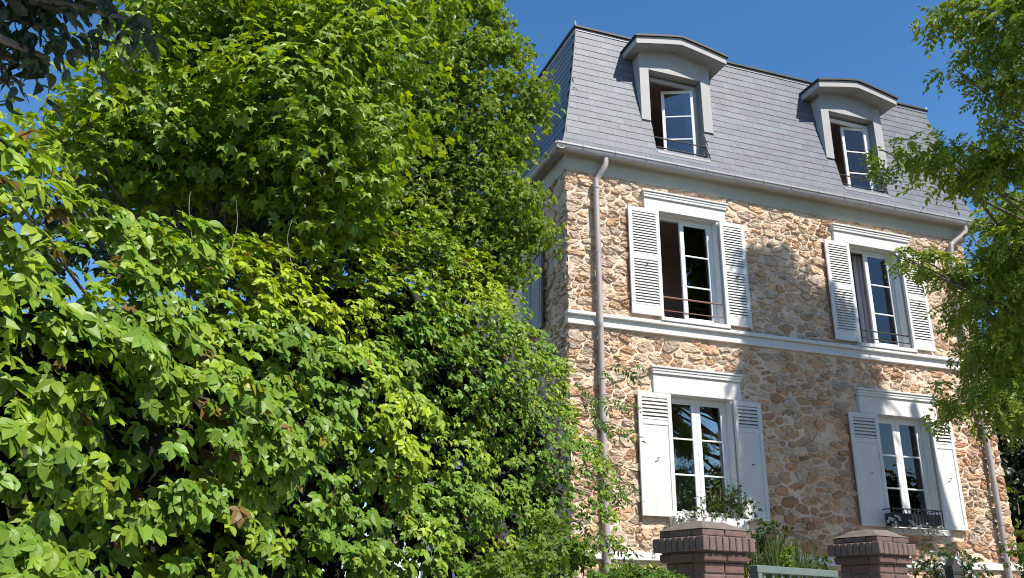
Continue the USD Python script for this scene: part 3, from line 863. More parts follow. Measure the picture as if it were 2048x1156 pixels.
def creeper_leaf(seed):
    """Five leaflets from one point, the middle one longest, and the stalk behind."""
    r = np.random.default_rng(seed); ps = []
    for a, L in ((-112, .62), (-52, .88), (0, 1.0), (52, .88), (112, .62)):
        v, f = leaflet(L * r.uniform(.9, 1.1), .60 * r.uniform(.85, 1.1), r.uniform(.05, .35), r.uniform(.05, .4))
        v = roty(v, r.normal(0, .25)); v = rotx(v, r.normal(-.12, .15)); v = rotz(v, math.radians(a + r.normal(0, 8)))
        ps.append((v, f))
    ps.append((np.array([(-.012, 0, 0), (.012, 0, 0), (.0, -.7, -.35)]), np.array([(0, 1, 2)])))
    return join(ps)


def maple_leaf(seed):
    """A five-lobed blade."""
    r = np.random.default_rng(seed)
    ang = [-160, -128, -108, -84, -62, -40, -18, 0, 18, 40, 62, 84, 108, 128, 160]
    rad = [.20, .48, .36, .62, .80, .46, .62, 1.0, .62, .46, .80, .62, .36, .48, .20]
    pts = [(0, 0, 0)]
    for a, q in zip(ang, rad):
        q *= r.uniform(.93, 1.07); t = math.radians(a + r.normal(0, 2))
        x, y = q * math.sin(t), q * math.cos(t)
        z = -.28 * q * q + .16 * abs(math.sin(t * 2.5)) * q + r.normal(0, .03)
        pts.append((x, y, z))
    f = [(0, k + 1, k) for k in range(1, len(ang))]
    v = np.array(pts); v[:, 1] += .12
    return join([(v, np.array(f)), (np.array([(-.012, .1, 0), (.012, .1, 0), (0, -.5, -.2)]), np.array([(0, 1, 2)]))])


def pinnate_leaf(seed, pairs=5, L=.30, w=.42, droop=.35, simple=True):
    """Leaflets in pairs along a drooping stalk of length 1."""
    r = np.random.default_rng(seed); ps = []
    pos = lambda s: np.array([0, s, -droop * s * s])
    for k in range(pairs + 1):
        s = 0.22 + 0.72 * k / pairs
        for sg in ((-1, 1) if k < pairs else (0,)):
            l = L * r.uniform(.85, 1.12) * (1 - .2 * abs(k / pairs - .4))
            hw = l * w / 2
            v = np.array([(0, 0, 0), (-hw, .45 * l, .12 * l), (0, l, -.15 * l), (hw, .45 * l, .12 * l), (0, .48 * l, -.03 * l)])
            f = np.array([(0, 4, 1), (1, 4, 2), (0, 3, 4), (3, 2, 4)])
            v = roty(v, r.normal(0, .35)); v = rotx(v, r.normal(-.25, .2)); v = rotz(v, -sg * math.radians(62 + r.normal(0, 8)))
            ps.append((v + pos(s), f))
    ps.append((np.array([(-.008, 0, 0), (.008, 0, 0), (.008, .5, -droop * .25), (-.008, .5, -droop * .25), (0, .95, -droop * .9)]), np.array([(0, 1, 2), (0, 2, 3), (3, 2, 4)])))
    return join(ps)


def ovate_spray(seed, n=6):
    """A twig tip with a few small pointed leaves."""
    r = np.random.default_rng(seed); ps = []
    for k in range(n):
        s = .1 + .6 * k / n
        sg = 1 if k % 2 else -1
        v, f = leaflet(.62 * r.uniform(.8, 1.15), .48, r.uniform(.1, .4), r.uniform(.1, .4), (.3, .65))
        v = roty(v, r.normal(0, .4)); v = rotx(v, r.normal(-.2, .3)); v = rotz(v, -sg * math.radians(r.uniform(20, 75)))
        ps.append((v + [0, s, -.1 * s * s], f))
    return join(ps)


# leaflet() has three profile values; the spray uses two stations
def foliage(thing, parent_name, tmpl, P, Y, Z, S, tint, mat_, front, n_single=300, single='leaf', label=None):
    """Leaves: the ones that show largest as parts of their own, the rest as one part."""
    T = len(tmpl)
    kind_ = RNG.integers(0, T, len(P))
    px, py, zc = proj(P)
    inframe = (zc > .5) & (px > 0) & (px < 2048) & (py > 0) & (py < 1156)
    facing = np.clip((unit(Z) * unit(C - P)).sum(1), 0, 1)
    score = np.where(inframe & front, S / np.maximum(zc, .5) * (0.4 + facing), 0)
    idx = np.argsort(-score)[:n_single]
    idx = idx[score[idx] > 0]
    single_mask = np.zeros(len(P), bool); single_mask[idx] = True
    for i in idx:
        tv, tf = tmpl[kind_[i]]
        v, f = place(tv, tf, P[i:i + 1], Y[i:i + 1], Z[i:i + 1], S[i:i + 1])
        put(thing, single, (v, f), mat_, tint=tint[i])
    vs, fs, ts, n = [], [], [], 0
    for k in range(T):
        q = np.where((kind_ == k) & ~single_mask)[0]
        if not len(q): continue
        tv, tf = tmpl[k]
        v, f = place(tv, tf, P[q], Y[q], Z[q], S[q])
        vs.append(v); fs.append(f + n); n += len(v); ts.append(np.repeat(tint[q], len(tv), 0))
    put(thing, parent_name, (np.vstack(vs), np.vstack(fs)), mat_, tint=np.vstack(ts), kind='stuff')


def clumps(spec, tips_per_m2, leaves, sig, seed, up=.7, squash=.8, inner=0.25, size=(.10, .14), gap=.35):
    """Twig tips over lumpy ellipsoids, leaves round each tip. spec: (centre, radius). Returns P, out, level, front-ness."""
    r = np.random.default_rng(seed)
    Ps, Os, Ls, Fs = [], [], [], []
    for c, R in spec:
        n = max(6, int(tips_per_m2 * 4 * np.pi * R * R))
        d = unit(r.normal(0, 1, (n, 3)))
        rho = 1 - inner * 2.2 * r.uniform(0, 1, n) ** 2.2
        lump = .72 + .56 * meshkit.noise(d * 2.3 + c * 1.7, 3)
        keep = (meshkit.noise(d * R / .38 + c, 9) > gap) | (r.uniform(0, 1, n) < .12)
        d, rho, lump = d[keep], rho[keep], lump[keep]
        tip = c + d * (R * rho * lump)[:, None] * [1, 1, squash]
        m_ = leaves
        P = np.repeat(tip, m_, 0) + r.normal(0, sig, (len(tip) * m_, 3)) * [1, 1, .75]
        Ps.append(P); Os.append(np.repeat(d, m_, 0)); Ls.append(np.repeat(r.uniform(0, 1, len(tip)), m_)); Fs.append(np.repeat(rho > .8, m_))
    P, O, L, F = np.vstack(Ps), np.vstack(Os), np.concatenate(Ls), np.concatenate(Fs)
    toC = unit(C - P)
    front = F & ((O * toC).sum(1) > .1)
    return P, O, L, front, r


def orient(O, r, up=.8, out=.6, nz=.45, down=.5, yn=.5):
    Z = unit(O * out + np.array([0, 0, up]) + r.normal(0, nz, O.shape))
    Y = O * [1, 1, .3] + np.array([0, 0, -down]) + r.normal(0, yn, O.shape)
    Y = Y - Z * (Y * Z).sum(1, keepdims=True)
    return unit(Y), Z


def tints(base, young, L, O, r, amt=.5):
    base, young = np.array(base), np.array(young)
    k = np.clip(L * amt + .25 * O[:, 2] * amt + r.normal(0, .12, len(L)), 0, 1)[:, None]
    return (base * (1 - k) + young * k) * r.uniform(.8, 1.2, (len(L), 1))


def limb(parent, name, a, b, r0, r1, mat_, seed, bend=.12, n=7):
    r = np.random.default_rng(seed)
    a, b = np.asarray(a, float), np.asarray(b, float)
    L = np.linalg.norm(b - a)
    mids = [a + (b - a) * t + r.normal(0, bend * L * .35, 3) * [1, 1, .5] for t in (.35, .7)]
    P = curve([a] + mids + [b], n)
    return put(parent, name, tube(P, np.linspace(r0, r1, len(P)), 7), mat_, smooth=60), P


def px_clumps(rows, k=1.0):
    """(pixel x, pixel y, radius in photograph pixels, distance over the ground) -> centres and radii in metres."""
    out = []
    for x, y, R, d in rows:
        c = hor(x, y, d)
        out.append((c, R * k * np.linalg.norm(c - C) / FPX))
    return out


def tree(name, label, base, spec, trunk_top, r0, bark, bseed, limbs=14):
    T = Thing(name, label, 'tree', base)
    base = np.asarray(base, float)
    P = curve([base, base + (np.asarray(trunk_top) - base) * [.4, .4, .5] + [0.1, .05, 0], trunk_top], 8)
    put(T, 'trunk', tube(P, np.linspace(r0, r0 * .35, len(P)), 12), bark, smooth=60)
    for i, (c, R) in enumerate(spec):
        if i >= limbs: break
        t = np.clip((c[2] - .35 * R - base[2]) / (trunk_top[2] - base[2]) - .15, .3, 1)
        a = P[int(t * (len(P) - 1))]
        limb(T, 'branch', a, c + unit(c - a) * R * .4, max(.02, r0 * .3 * (1.2 - t)), .008, bark, bseed + i)
    return T


# ---- the creeper: a great mass along the left, from the street back to the house
HC = np.array([(-420, 270, 4.3), (-200, 295, 4.6), (0, 362, 4.9), (200, 378, 5.5), (350, 415, 6.0), (500, 462, 6.6), (650, 505, 7.4), (780, 475, 8.3), (900, 472, 9.2), (1000, 490, 10.2), (1060, 510, 10.9), (1110, 565, 11.4), (1150, 640, 11.8), (1190, 735, 12.1), (1212, 815, 12.4)], float)
rc = np.random.default_rng(31)


def hedge_points(n, depth, seed, thr):
    r = np.random.default_rng(seed)
    # even by world length along the run
    heads = np.array([np.arctan2(*ray(x, 700)[:2]) for x in HC[:, 0]])
    base = np.column_stack([C[0] + HC[:, 2] * np.sin(heads), C[1] + HC[:, 2] * np.cos(heads)])
    seg = np.concatenate([[0], np.cumsum(np.hypot(*np.diff(base, axis=0).T))])
    u = r.uniform(0, seg[-1], n)
    bx_, by_ = np.interp(u, seg, base[:, 0]), np.interp(u, seg, base[:, 1])
    tx, ty = np.interp(u + .15, seg, base[:, 0]) - np.interp(u - .15, seg, base[:, 0]), np.interp(u + .15, seg, base[:, 1]) - np.interp(u - .15, seg, base[:, 1])
    nrm = unit(np.column_stack([ty, -tx, tx * 0]))                        # towards the street and the camera
    zt = np.array([hor(x, y, d + .75)[2] for x, y, d in HC])
    ztop = np.interp(u, seg, zt)
    v = r.uniform(0, 1.32, n) ** .9
    vv = np.minimum(v, 1)
    inw = .95 * (1 - np.sqrt(np.maximum(0, 1 - vv ** 3.2))) + np.maximum(v - 1, 0) * 3.2
    zz = np.where(v < 1, .25 + vv ** .92 * (ztop - .25), ztop - (v - 1) ** 2 * 1.5)
    P0 = np.column_stack([bx_, by_, zz])
    q = P0 * [1, 1, 1.15]
    b = (meshkit.fbm(q * .75, 3, 41) - .5) * 1.5 + (meshkit.noise(q * 2.6, 44) - .5) * .45 + .12 * np.clip(1 - u / (.4 * seg[-1]), 0, 1)
    outv = unit(nrm * np.clip(1.15 - vv ** 4, .12, 1)[:, None] + np.array([0, 0, 1.0]) * np.clip(vv ** 4 + .12, 0, 1)[:, None])
    P = P0 - nrm * inw[:, None] + outv * b[:, None]
    dep = r.uniform(0, 1, n) ** 1.3 * depth
    P = P - outv * dep[:, None]
    hole = meshkit.noise(q * 1.9 + 7, 52) * .45 + meshkit.noise(q * 4.6 + 3, 53) * .55
    keep = hole + r.normal(0, .05, n) > thr - .12 * np.clip((u / seg[-1] - .5) / .25, 0, 1) * (thr > 0)
    return P[keep], outv[keep], b[keep], dep[keep], hole[keep], u[keep] / seg[-1], r


cr = Thing('creeper_hedge', 'huge five leaved green creeper smothering the left garden side up to the house', 'creeper', hor(500, 1000, 7) * [1, 1, 0])
TC = [creeper_leaf(100 + k) for k in range(6)]
Pa, Oa, ba, da, ha, ua, r1 = hedge_points(19000, .20, 61, .492)
Pb, Ob, bb, db, hb, ub, r2 = hedge_points(5500, .7, 62, .0)
Pb = Pb - Ob * .6
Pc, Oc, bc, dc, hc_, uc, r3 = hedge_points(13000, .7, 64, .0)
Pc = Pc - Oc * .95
P = np.vstack([Pa, Pb, Pc]); O = np.vstack([Oa, Ob, Oc]); U = np.r_[ua, ub, uc]
dep = np.r_[da, db + .6, dc + .95]
Z = unit(O * .65 + np.array([0, 0, .30]) + np.array(SUN) * .55 + r1.normal(0, .30, P.shape))
Yv = O * .35 + np.array([0, 0, -.95]) + r1.normal(0, .42, P.shape)
Yv = unit(Yv - Z * (Yv * Z).sum(1, keepdims=True))
S = r1.uniform(.06, .122, len(P)) * np.where(dep > .8, 1.8, np.where(dep > .65, 1.2, 1)) * np.interp(U, [0, .5, .75, 1], [1.1, 1.0, .78, .62]) * np.where(r1.uniform(0, 1, len(P)) < .12, 1.25, 1)
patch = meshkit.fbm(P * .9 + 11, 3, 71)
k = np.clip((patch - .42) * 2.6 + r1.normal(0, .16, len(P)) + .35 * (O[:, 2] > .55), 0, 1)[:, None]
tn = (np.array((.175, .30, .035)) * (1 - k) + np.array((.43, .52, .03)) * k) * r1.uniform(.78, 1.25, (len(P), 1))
br = r1.uniform(0, 1, len(P)) < .02
tn[br] = np.array((.24, .15, .05)) * r1.uniform(.6, 1.2, (br.sum(), 1))
vy = r1.uniform(0, 1, len(P)) < .010
tn[vy] = np.array((.30, .30, .02)) * r1.uniform(.8, 1.2, (vy.sum(), 1))
nl = len(Pa) + len(Pb)
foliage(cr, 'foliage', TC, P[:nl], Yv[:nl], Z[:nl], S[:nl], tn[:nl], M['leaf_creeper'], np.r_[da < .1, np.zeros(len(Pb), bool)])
# added inner leaf layer, coloured near-black so the gaps look deeply shaded
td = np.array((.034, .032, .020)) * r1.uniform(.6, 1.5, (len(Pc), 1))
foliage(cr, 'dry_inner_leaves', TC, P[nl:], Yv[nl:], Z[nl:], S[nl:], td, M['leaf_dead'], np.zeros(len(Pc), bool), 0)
# woody stems and bare shoots
for k_ in range(20):
    i = r1.integers(0, len(Pa))
    a = Pa[i]; up_ = r1.uniform(.3, .9)
    pts = [a - Oa[i] * .25 - np.array([0, 0, up_]), a - Oa[i] * .1 - np.array([0, 0, up_ * .5]) + r1.normal(0, .06, 3), a + Oa[i] * .06 + r1.normal(0, .06, 3)]
    put(cr, 'stem', tube(curve(pts, 5), np.linspace(.007, .003, 11), 5), M['bark'])
for px_, py_, d_ in ((385, 425, 6.6), (462, 442, 7.0), (585, 480, 7.6)):
    a = hor(px_, py_ + 60, d_); b = hor(px_ + r1.normal(0, 8), py_ - 42, d_)
    put(cr, 'bare_shoot', tube(curve([a, (a + b) / 2 + r1.normal(0, .03, 3), b], 5), np.linspace(.004, .0015, 11), 5), M['palebark'])

# trailing shoots over the downpipe: long leaves in pairs
vn = Thing('trailing_vine', 'thin trailing vine with long drooping leaves hanging across the left downpipe', 'vine', hor(1215, 1060, 12.6) * [1, 1, 0])
TV = [pinnate_leaf(300 + k, 5, .34, .36, .55) for k in range(4)]
Vp, Vy, Vz = [], [], []
for (x, y, dx, dy) in ((1195, 740, 75, -12), (1200, 790, 62, 8), (1190, 845, 60, 12), (1180, 900, 40, 30), (1185, 960, 62, 8), (1170, 800, 40, 40), (1165, 860, 40, 45), (1150, 930, 50, 40), (1160, 1040, 50, 30), (1180, 1060, 60, 30), (1150, 760, 40, 40), (1215, 975, 30, 5)):
    a, b = hor(x, y, 12.75), hor(x + dx, y + dy, 12.7)
    for s in np.linspace(0, 1, 4):
        Vp.append(a + (b - a) * s + rc.normal(0, .03, 3)); Vy.append(unit(b - a) + rc.normal(0, .25, 3) + [0, 0, -.5]); Vz.append(np.array([-.25, -.8, .7]) + rc.normal(0, .3, 3))
    put(vn, 'shoot', tube(curve([a, (a + b) / 2 + [0, 0, .04], b], 5), np.linspace(.006, .002, 11), 5), M['palebark'])
Vp, Vy, Vz = map(np.array, (Vp, Vy, Vz)); Vz = unit(Vz); Vy = unit(Vy - Vz * (Vy * Vz).sum(1, keepdims=True))
tv_ = np.array((.11, .19, .04)) * rc.uniform(.8, 1.3, (len(Vp), 1))
foliage(vn, 'foliage', TV, Vp, Vy, Vz, rc.uniform(.22, .36, len(Vp)), tv_, M['leaf_creeper'], np.ones(len(Vp), bool), 30)

# ---- maple behind the creeper
mp = px_clumps([(350, 20, 105, 8.6), (270, 150, 90, 8.4), (185, 235, 70, 8.3), (95, 318, 45, 8.0), (120, 270, 40, 8.2), (265, 285, 115, 8.6), (400, 110, 120, 9.0), (395, 260, 130, 8.7),
                (560, 60, 110, 8.6), (560, 190, 140, 8.2), (665, 110, 130, 8.4), (700, 265, 115, 8.4), (600, 330, 105, 8.3), (470, 330, 105, 8.8), (770, 120, 100, 8.7), (775, 260, 70, 8.7), (690, 400, 75, 8.5),
                (700, -40, 130, 8.6), (850, 30, 70, 9.0), (420, -60, 150, 9.4), (540, -90, 150, 8.9), (300, 340, 100, 9.0), (150, 360, 70, 8.6), (640, 470, 45, 8.5), (740, 340, 55, 8.5)])
mb = hor(430, 1000, 9.6); mb[2] = 0
mt = tree('maple_tree', 'broad maple tree with lobed bright green leaves behind the creeper', mb, mp, hor(420, -40, 9.6), .16, M['bark'], 500, 24)
P, O, L, fr, r_ = clumps(mp, 17, 7, .15, 63, gap=.36)
Y, Z = orient(O, r_, up=.75, out=.75, nz=.4, down=.8, yn=.45)
foliage(mt, 'foliage', [maple_leaf(200 + k) for k in range(5)], P, Y, Z, r_.uniform(.075, .125, len(P)), tints((.15, .245, .035), (.38, .49, .03), L, O, r_, .95), M['leaf_maple'], fr)

# filler tree farther back, leaf tint darkened to stand for the shaded hollow
bk = px_clumps([(330, 330, 110, 12.5), (480, 330, 170, 12.5), (640, 520, 100, 11.2), (760, 500, 85, 11.6), (860, 520, 60, 11.9), (60, 440, 60, 8.2), (10, 500, 60, 7.6), (120, 450, 50, 8.6), (520, 470, 110, 11), (400, 430, 100, 10.8), (620, 300, 170, 12.5), (480, 180, 170, 13), (360, 180, 110, 13), (600, 120, 160, 13), (740, 420, 150, 12.5), (520, 480, 150, 11.8), (440, 60, 100, 13), (300, 440, 110, 12), (170, 470, 70, 11.5), (720, 250, 130, 13)])
bt = tree('lime_tree', 'filler tree deep behind the maple with leaves tinted dark to stand for shade', np.array([*hor(520, 900, 13)[:2], 0]), bk, hor(500, 60, 13), .2, M['bark'], 560, 20)
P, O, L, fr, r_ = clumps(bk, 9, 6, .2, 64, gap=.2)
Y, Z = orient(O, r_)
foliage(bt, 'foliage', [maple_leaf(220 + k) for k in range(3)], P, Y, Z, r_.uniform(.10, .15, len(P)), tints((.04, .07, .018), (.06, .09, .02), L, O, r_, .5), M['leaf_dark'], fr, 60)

# ---- fine leaved tree at the house's left wall
fp = px_clumps([(800, 30, 90, 12), (900, 50, 100, 12), (960, 15, 45, 12), (985, 75, 42, 12), (940, 140, 95, 12), (1035, 105, 24, 12.2), (860, 160, 90, 12), (1020, 195, 62, 12), (900, 240, 95, 12), (1000, 265, 62, 12),
                (1078, 178, 30, 12), (1060, 225, 32, 12), (950, 300, 70, 12), (860, 330, 80, 12), (930, 375, 80, 12), (1015, 360, 48, 11.8), (1000, 425, 70, 11.8), (900, 440, 90, 12), (1065, 445, 30, 11.8), (820, 430, 80, 12), (1035, 300, 35, 12), (830, 250, 80, 12.2), (960, 480, 60, 11.8), (870, -60, 90, 12), (1045, 395, 30, 11.8), (1062, 385, 26, 12), (1050, 470, 40, 12), (990, 500, 60, 12), (1010, 540, 50, 12), (940, 540, 60, 12), (1098, 480, 20, 12.2)])
ft = tree('ash_leaved_tree', 'small leaved green tree standing against the house left wall', np.array([*hor(900, 900, 12.3)[:2], 0]), fp, hor(880, 20, 12.3), .12, M['bark'], 600, 33)
P, O, L, fr, r_ = clumps(fp, 42, 4, .09, 65, gap=.36)
Y, Z = orient(O, r_, up=.6, out=.6, nz=.5, down=.45, yn=.5)
foliage(ft, 'foliage', [ovate_spray(400 + k) for k in range(5)], P, Y, Z, r_.uniform(.09, .14, len(P)), tints((.16, .26, .04), (.36, .43, .04), L, O, r_, .8), M['leaf_fine'], fr, 300, 'leaf_spray')

# ---- overhanging branch, top left, near
op = px_clumps([(15, 30, 75, 2.9), (80, 50, 68, 2.9), (25, 115, 55, 2.9), (130, 25, 48, 2.9), (75, 110, 32, 2.9), (10, -60, 100, 2.9), (130, -50, 80, 2.9), (-100, 30, 90, 2.9), (15, 165, 26, 2.9), (205, 5, 28, 2.9), (245, 35, 14, 2.9), (-60, -150, 140, 2.9)])
top_ = [(c + SUN * t, R * 1.3 + .12) for (c, R), t in zip(op[:8], (1.3, 1.4, 1.2, 1.5, 1.5, 1.3, 1.6, 1.7))] + [(c + SUN * t, R * 1.3 + .15) for (c, R), t in zip(op[:6], (2.3, 2.4, 2.2, 2.5, 2.2, 2.3))]
ob = np.array([-8.6, -12.4, 0])
ot = tree('street_tree', 'dark overhanging street tree branch with pointed leaves at the top left corner', ob, op + top_, np.array([-7.4, -11.6, 6.4]), .22, M['bark'], 700, 20)
P, O, L, fr, r_ = clumps(op + top_, 70, 5, .06, 66, gap=.36)
Y, Z = orient(O, r_, up=.6, out=.4, nz=.5, down=.9, yn=.5)
LF = []
for k in range(4):
    v, f = leaflet(1.0, .45, .3, .3 + .1 * k); LF.append((v, f))
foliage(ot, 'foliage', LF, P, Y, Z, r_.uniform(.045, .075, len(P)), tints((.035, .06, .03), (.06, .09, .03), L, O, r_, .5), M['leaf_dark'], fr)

# ---- the feathery tree on the right: its limbs hang into the picture, its crown shades the wall
rp = px_clumps([(1925, 22, 46, 10.5), (1995, 40, 58, 10.5), (2050, 60, 80, 10.3), (1990, 112, 46, 10.5), (2040, 150, 60, 10.5), (1920, 145, 30, 10.8), (1958, 160, 30, 10.8), (2018, 186, 36, 10.8), (2060, 200, 45, 10.8), (2040, 0, 80, 10.5), (1880, 22, 24, 10.6),
                (1775, 305, 34, 11.2), (1830, 300, 28, 11.2), (1870, 290, 30, 11.2), (1905, 320, 42, 11.4), (1960, 300, 46, 11.4), (2010, 300, 52, 11.5), (2050, 330, 60, 11.5), (1960, 350, 36, 11.6), (1920, 355, 24, 11.6), (2030, 252, 22, 11.3),
                (2005, 425, 30, 13), (2030, 430, 60, 13), (2012, 510, 52, 13), (1920, 545, 48, 13), (1860, 525, 34, 12.6), (1820, 520, 22, 12.4), (1790, 510, 12, 12.3), (1960, 600, 60, 13), (2035, 560, 70, 13), (2030, 660, 70, 13.4), (1975, 690, 50, 13.6), (1995, 770, 60, 13.4), (1935, 800, 45, 13.2), (2040, 790, 60, 13.2), (1880, 805, 24, 13), (2050, 480, 60, 12.8), (2038, 500, 50, 15), (2035, 600, 90, 15), (2045, 400, 40, 15), (2000, 700, 70, 15), (2040, 720, 80, 15), (2045, 830, 50, 14.5)])
sh = []
rs_ = np.random.default_rng(8)
for (x, z, R, t) in ((3.85, 7.3, .45, 13), (4.1, 6.7, .6, 12.5), (4.5, 6.1, .75, 13), (5.2, 6.0, .6, 14), (4.0, 5.6, .6, 12), (4.8, 5.2, .8, 13), (5.4, 5.1, .6, 13.5), (4.2, 4.6, .75, 12), (5.1, 4.2, .75, 12.5), (4.0, 3.8, .6, 12.5), (4.7, 3.4, .75, 12), (5.5, 3.4, .6, 13), (4.3, 2.6, .7, 12.5), (5.2, 2.5, .7, 12), (3.5, 4.5, .35, 12), (3.3, 3.6, .35, 12), (3.45, 5.2, .35, 12.5), (6.0, 4.2, .3, 13), (5.95, 3.4, .35, 13), (3.9, 2.0, .6, 12), (4.9, 1.8, .7, 12)):
    sh.append((np.array([x, 0, z]) + SUN * (t * .73), R))
rb = np.array([10.6, -5.2, 0])
rt = tree('feathery_tree', 'feathery light green tree with small leaflets at the right edge before the house', rb, sh[::2] + rp, np.array([9.6, -6.0, 13.0]), .26, M['bark'], 800, 40)
P1, O1, L1, f1, r_ = clumps(rp, 15, 3, .09, 67, gap=.36, inner=.45, squash=.5)
P2, O2, L2, f2, _ = clumps(sh, 85, 5, .08, 68, gap=.55, inner=.5)
P, O, L, fr = np.vstack([P1, P2]), np.vstack([O1, O2]), np.r_[L1, L2], np.r_[f1, f2]
Y, Z = orient(O, r_, up=.7, out=.4, nz=.4, down=.75, yn=.6)
tn = tints((.19, .28, .05), (.40, .47, .06), L, O, r_, .8)
foliage(rt, 'foliage', [pinnate_leaf(420 + k, 5, .31, .52, .5) for k in range(5)], P, Y, Z, r_.uniform(.20, .34, len(P)), tn, M['leaf_robinia'], fr)

# ---- dark evergreens beyond the right corner
eg = [(np.array(p, float), R) for p, R in (((11.2, 1.5, 1.5), 1.5), ((12.5, 2.5, 3.0), 1.9), ((11.6, 2.2, 4.6), 1.5), ((13.5, 2.5, 5.6), 1.8), ((12.2, 3.0, 6.6), 1.4), ((14.5, 1.5, 2.0), 2.0), ((11.0, 3.5, 2.6), 1.2), ((15, 3, 4.5), 2.0), ((10.4, 2.2, 1.0), 1.0))]
et = tree('evergreen_tree', 'dark evergreen tree in shade beyond the right corner of the house', np.array([12.4, 2.5, 0]), eg, np.array([12.5, 2.6, 6.4]), .2, M['bark'], 900, 9)
P, O, L, fr, r_ = clumps(eg, 12, 5, .2, 69, gap=.2)
Y, Z = orient(O, r_)
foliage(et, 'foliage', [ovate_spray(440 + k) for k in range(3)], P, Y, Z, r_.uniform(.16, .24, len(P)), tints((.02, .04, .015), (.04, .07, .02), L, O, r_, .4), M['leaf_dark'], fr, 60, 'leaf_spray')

# ---- trees across the street, which the window panes reflect
for i, (x, y, h, R) in enumerate(((-16, -31, 9, 3.4), (-8, -34, 11, 4.0), (1, -31, 8.5, 3.2), (9, -35, 11.5, 4.2), (18, -31, 9, 3.4), (27, -34, 11, 4.0), (36, -31, 9.5, 3.5))):
    r_ = np.random.default_rng(950 + i)
    spec = [(np.array([x, y, h * .62]) + r_.normal(0, 1, 3) * [R * .42, R * .42, h * .14], R * r_.uniform(.42, .6)) for _ in range(9)]
    tt = tree('far_street_tree', ('leftmost', 'second', 'third', 'middle', 'third last', 'second last', 'rightmost')[i] + ' green tree of the row across the street', np.array([x, y, -.1]), spec, np.array([x, y, h * .8]), .22, M['bark'], 960 + 20 * i, 9)
    P, O, L, fr, r_ = clumps(spec, 3.2, 4, .35, 970 + i, gap=.25)
    Y, Z = orient(O, r_)
    foliage(tt, 'foliage', [maple_leaf(230)], P, Y, Z, r_.uniform(.22, .34, len(P)), tints((.04, .075, .02), (.08, .12, .02), L, O, r_, .5), M['leaf_maple'], fr, 0)

# ------------------------------------------------------------------ small plants
def blades(thing, name, pts, h, sp, n, tint, mat_, r, w=.03, lean=.35):
    """Upright arching blades from points."""
    P = pts[r.integers(0, len(pts), n)] + r.normal(0, sp, (n, 3)) * [1, 1, .1]
    v, f = leaflet(1.0, w / h * 1.0, .4, .35, (.25, .55, .8))
    d = unit(r.normal(0, 1, (n, 3)) * [1, 1, 0] + 1e-6)
    Y = unit(d * lean + [0, 0, 1.0] + r.normal(0, .12, (n, 3))); Z = unit(d + [0, 0, .3])
    V, F = place(v, f, P, Y, Z, h * r.uniform(.55, 1.1, n))
    put(thing, name, (V, F), mat_, tint=np.repeat(np.array(tint) * r.uniform(.7, 1.35, (n, 1)), len(v), 0), kind='stuff')


def bush(name, label, cat, spec, tmpl, size, tint, young, mat_, seed, tips=40, leaves=4, sig=.05, single=120, gap=.3, group=None, base=None, sname='leaf', up=.7):
    c0 = spec[0][0] if base is None else base
    T = Thing(name, label, cat, (c0[0], c0[1], 0 if base is None else base[2]), group=group)
    P, O, L, fr, r = clumps(spec, tips, leaves, sig, seed, gap=gap, inner=.35)
    Y, Z = orient(O, r, up=up)
    foliage(T, 'foliage', tmpl, P, Y, Z, r.uniform(*size, len(P)), tints(tint, young, L, O, r, .6), mat_, fr, single, sname)
    for i, (c, R) in enumerate(spec):
        b = np.array([c[0] * .8 + T.o[0] * .2, c[1] * .8 + T.o[1] * .2, max(T.o[2], c[2] - R * 2.2)])
        limb(T, 'stem', b, c, .010, .004, M['bark'], seed + i, .05)
    return T, r


SPR = [ovate_spray(460 + k) for k in range(4)]
# clipped box bush before the nearer pillar
bush('box_bush', 'clipped bright green box bush at the foot of the nearer brick pillar', 'bush', px_clumps([(1215, 1165, 34, 5.6), (1260, 1160, 36, 5.55), (1305, 1160, 36, 5.5), (1345, 1168, 30, 5.45), (1190, 1190, 40, 5.7), (1285, 1200, 50, 5.5)]),
     SPR, (.024, .036), (.13, .24, .04), (.24, .36, .05), M['leaf_fine'], 71, 700, 5, .014, 200, .2, sname='leaf_spray')
# low greenery between creeper and house
bush('garden_shrub', 'loose shrub with narrow leaves below the left downpipe', 'shrub', px_clumps([(1120, 1095, 44, 9.5), (1060, 1125, 46, 9.0), (1170, 1110, 36, 9.6), (1100, 1040, 34, 9.8), (1000, 1150, 46, 8.6)]),
     TC, (.055, .085), (.13, .23, .04), (.27, .36, .05), M['leaf_fine'], 72, 70, 3, .08, 150, .46)


def blossoms(T, spec, n, size, col, r, name='flower'):
    """Flower heads: small cups of petals, each one a part."""
    v0, f0 = leaflet(1.0, .8, .3, -.2, (.4, .8))
    tm = []
    for k in range(5):
        tm.append((rotz(rotx(v0, .5), k * 2 * math.pi / 5), f0))
    tm = join(tm)
    for c, R in spec:
        for k in range(n):
            p = c + unit(r.normal(0, 1, 3)) * R * r.uniform(.75, 1.1) * [1, .8, .8]
            z = unit(unit(p - c) + unit(C - p) + [0, 0, .6]); y = unit(np.cross(z, r.normal(0, 1, 3)))
            v, f = place(tm[0], tm[1], p[None], y[None], z[None], np.array([r.uniform(*size)]))
            put(T, name, (v, f), M['petal_white'], tint=np.array(col[r.integers(0, len(col))]) * r.uniform(.9, 1.1))


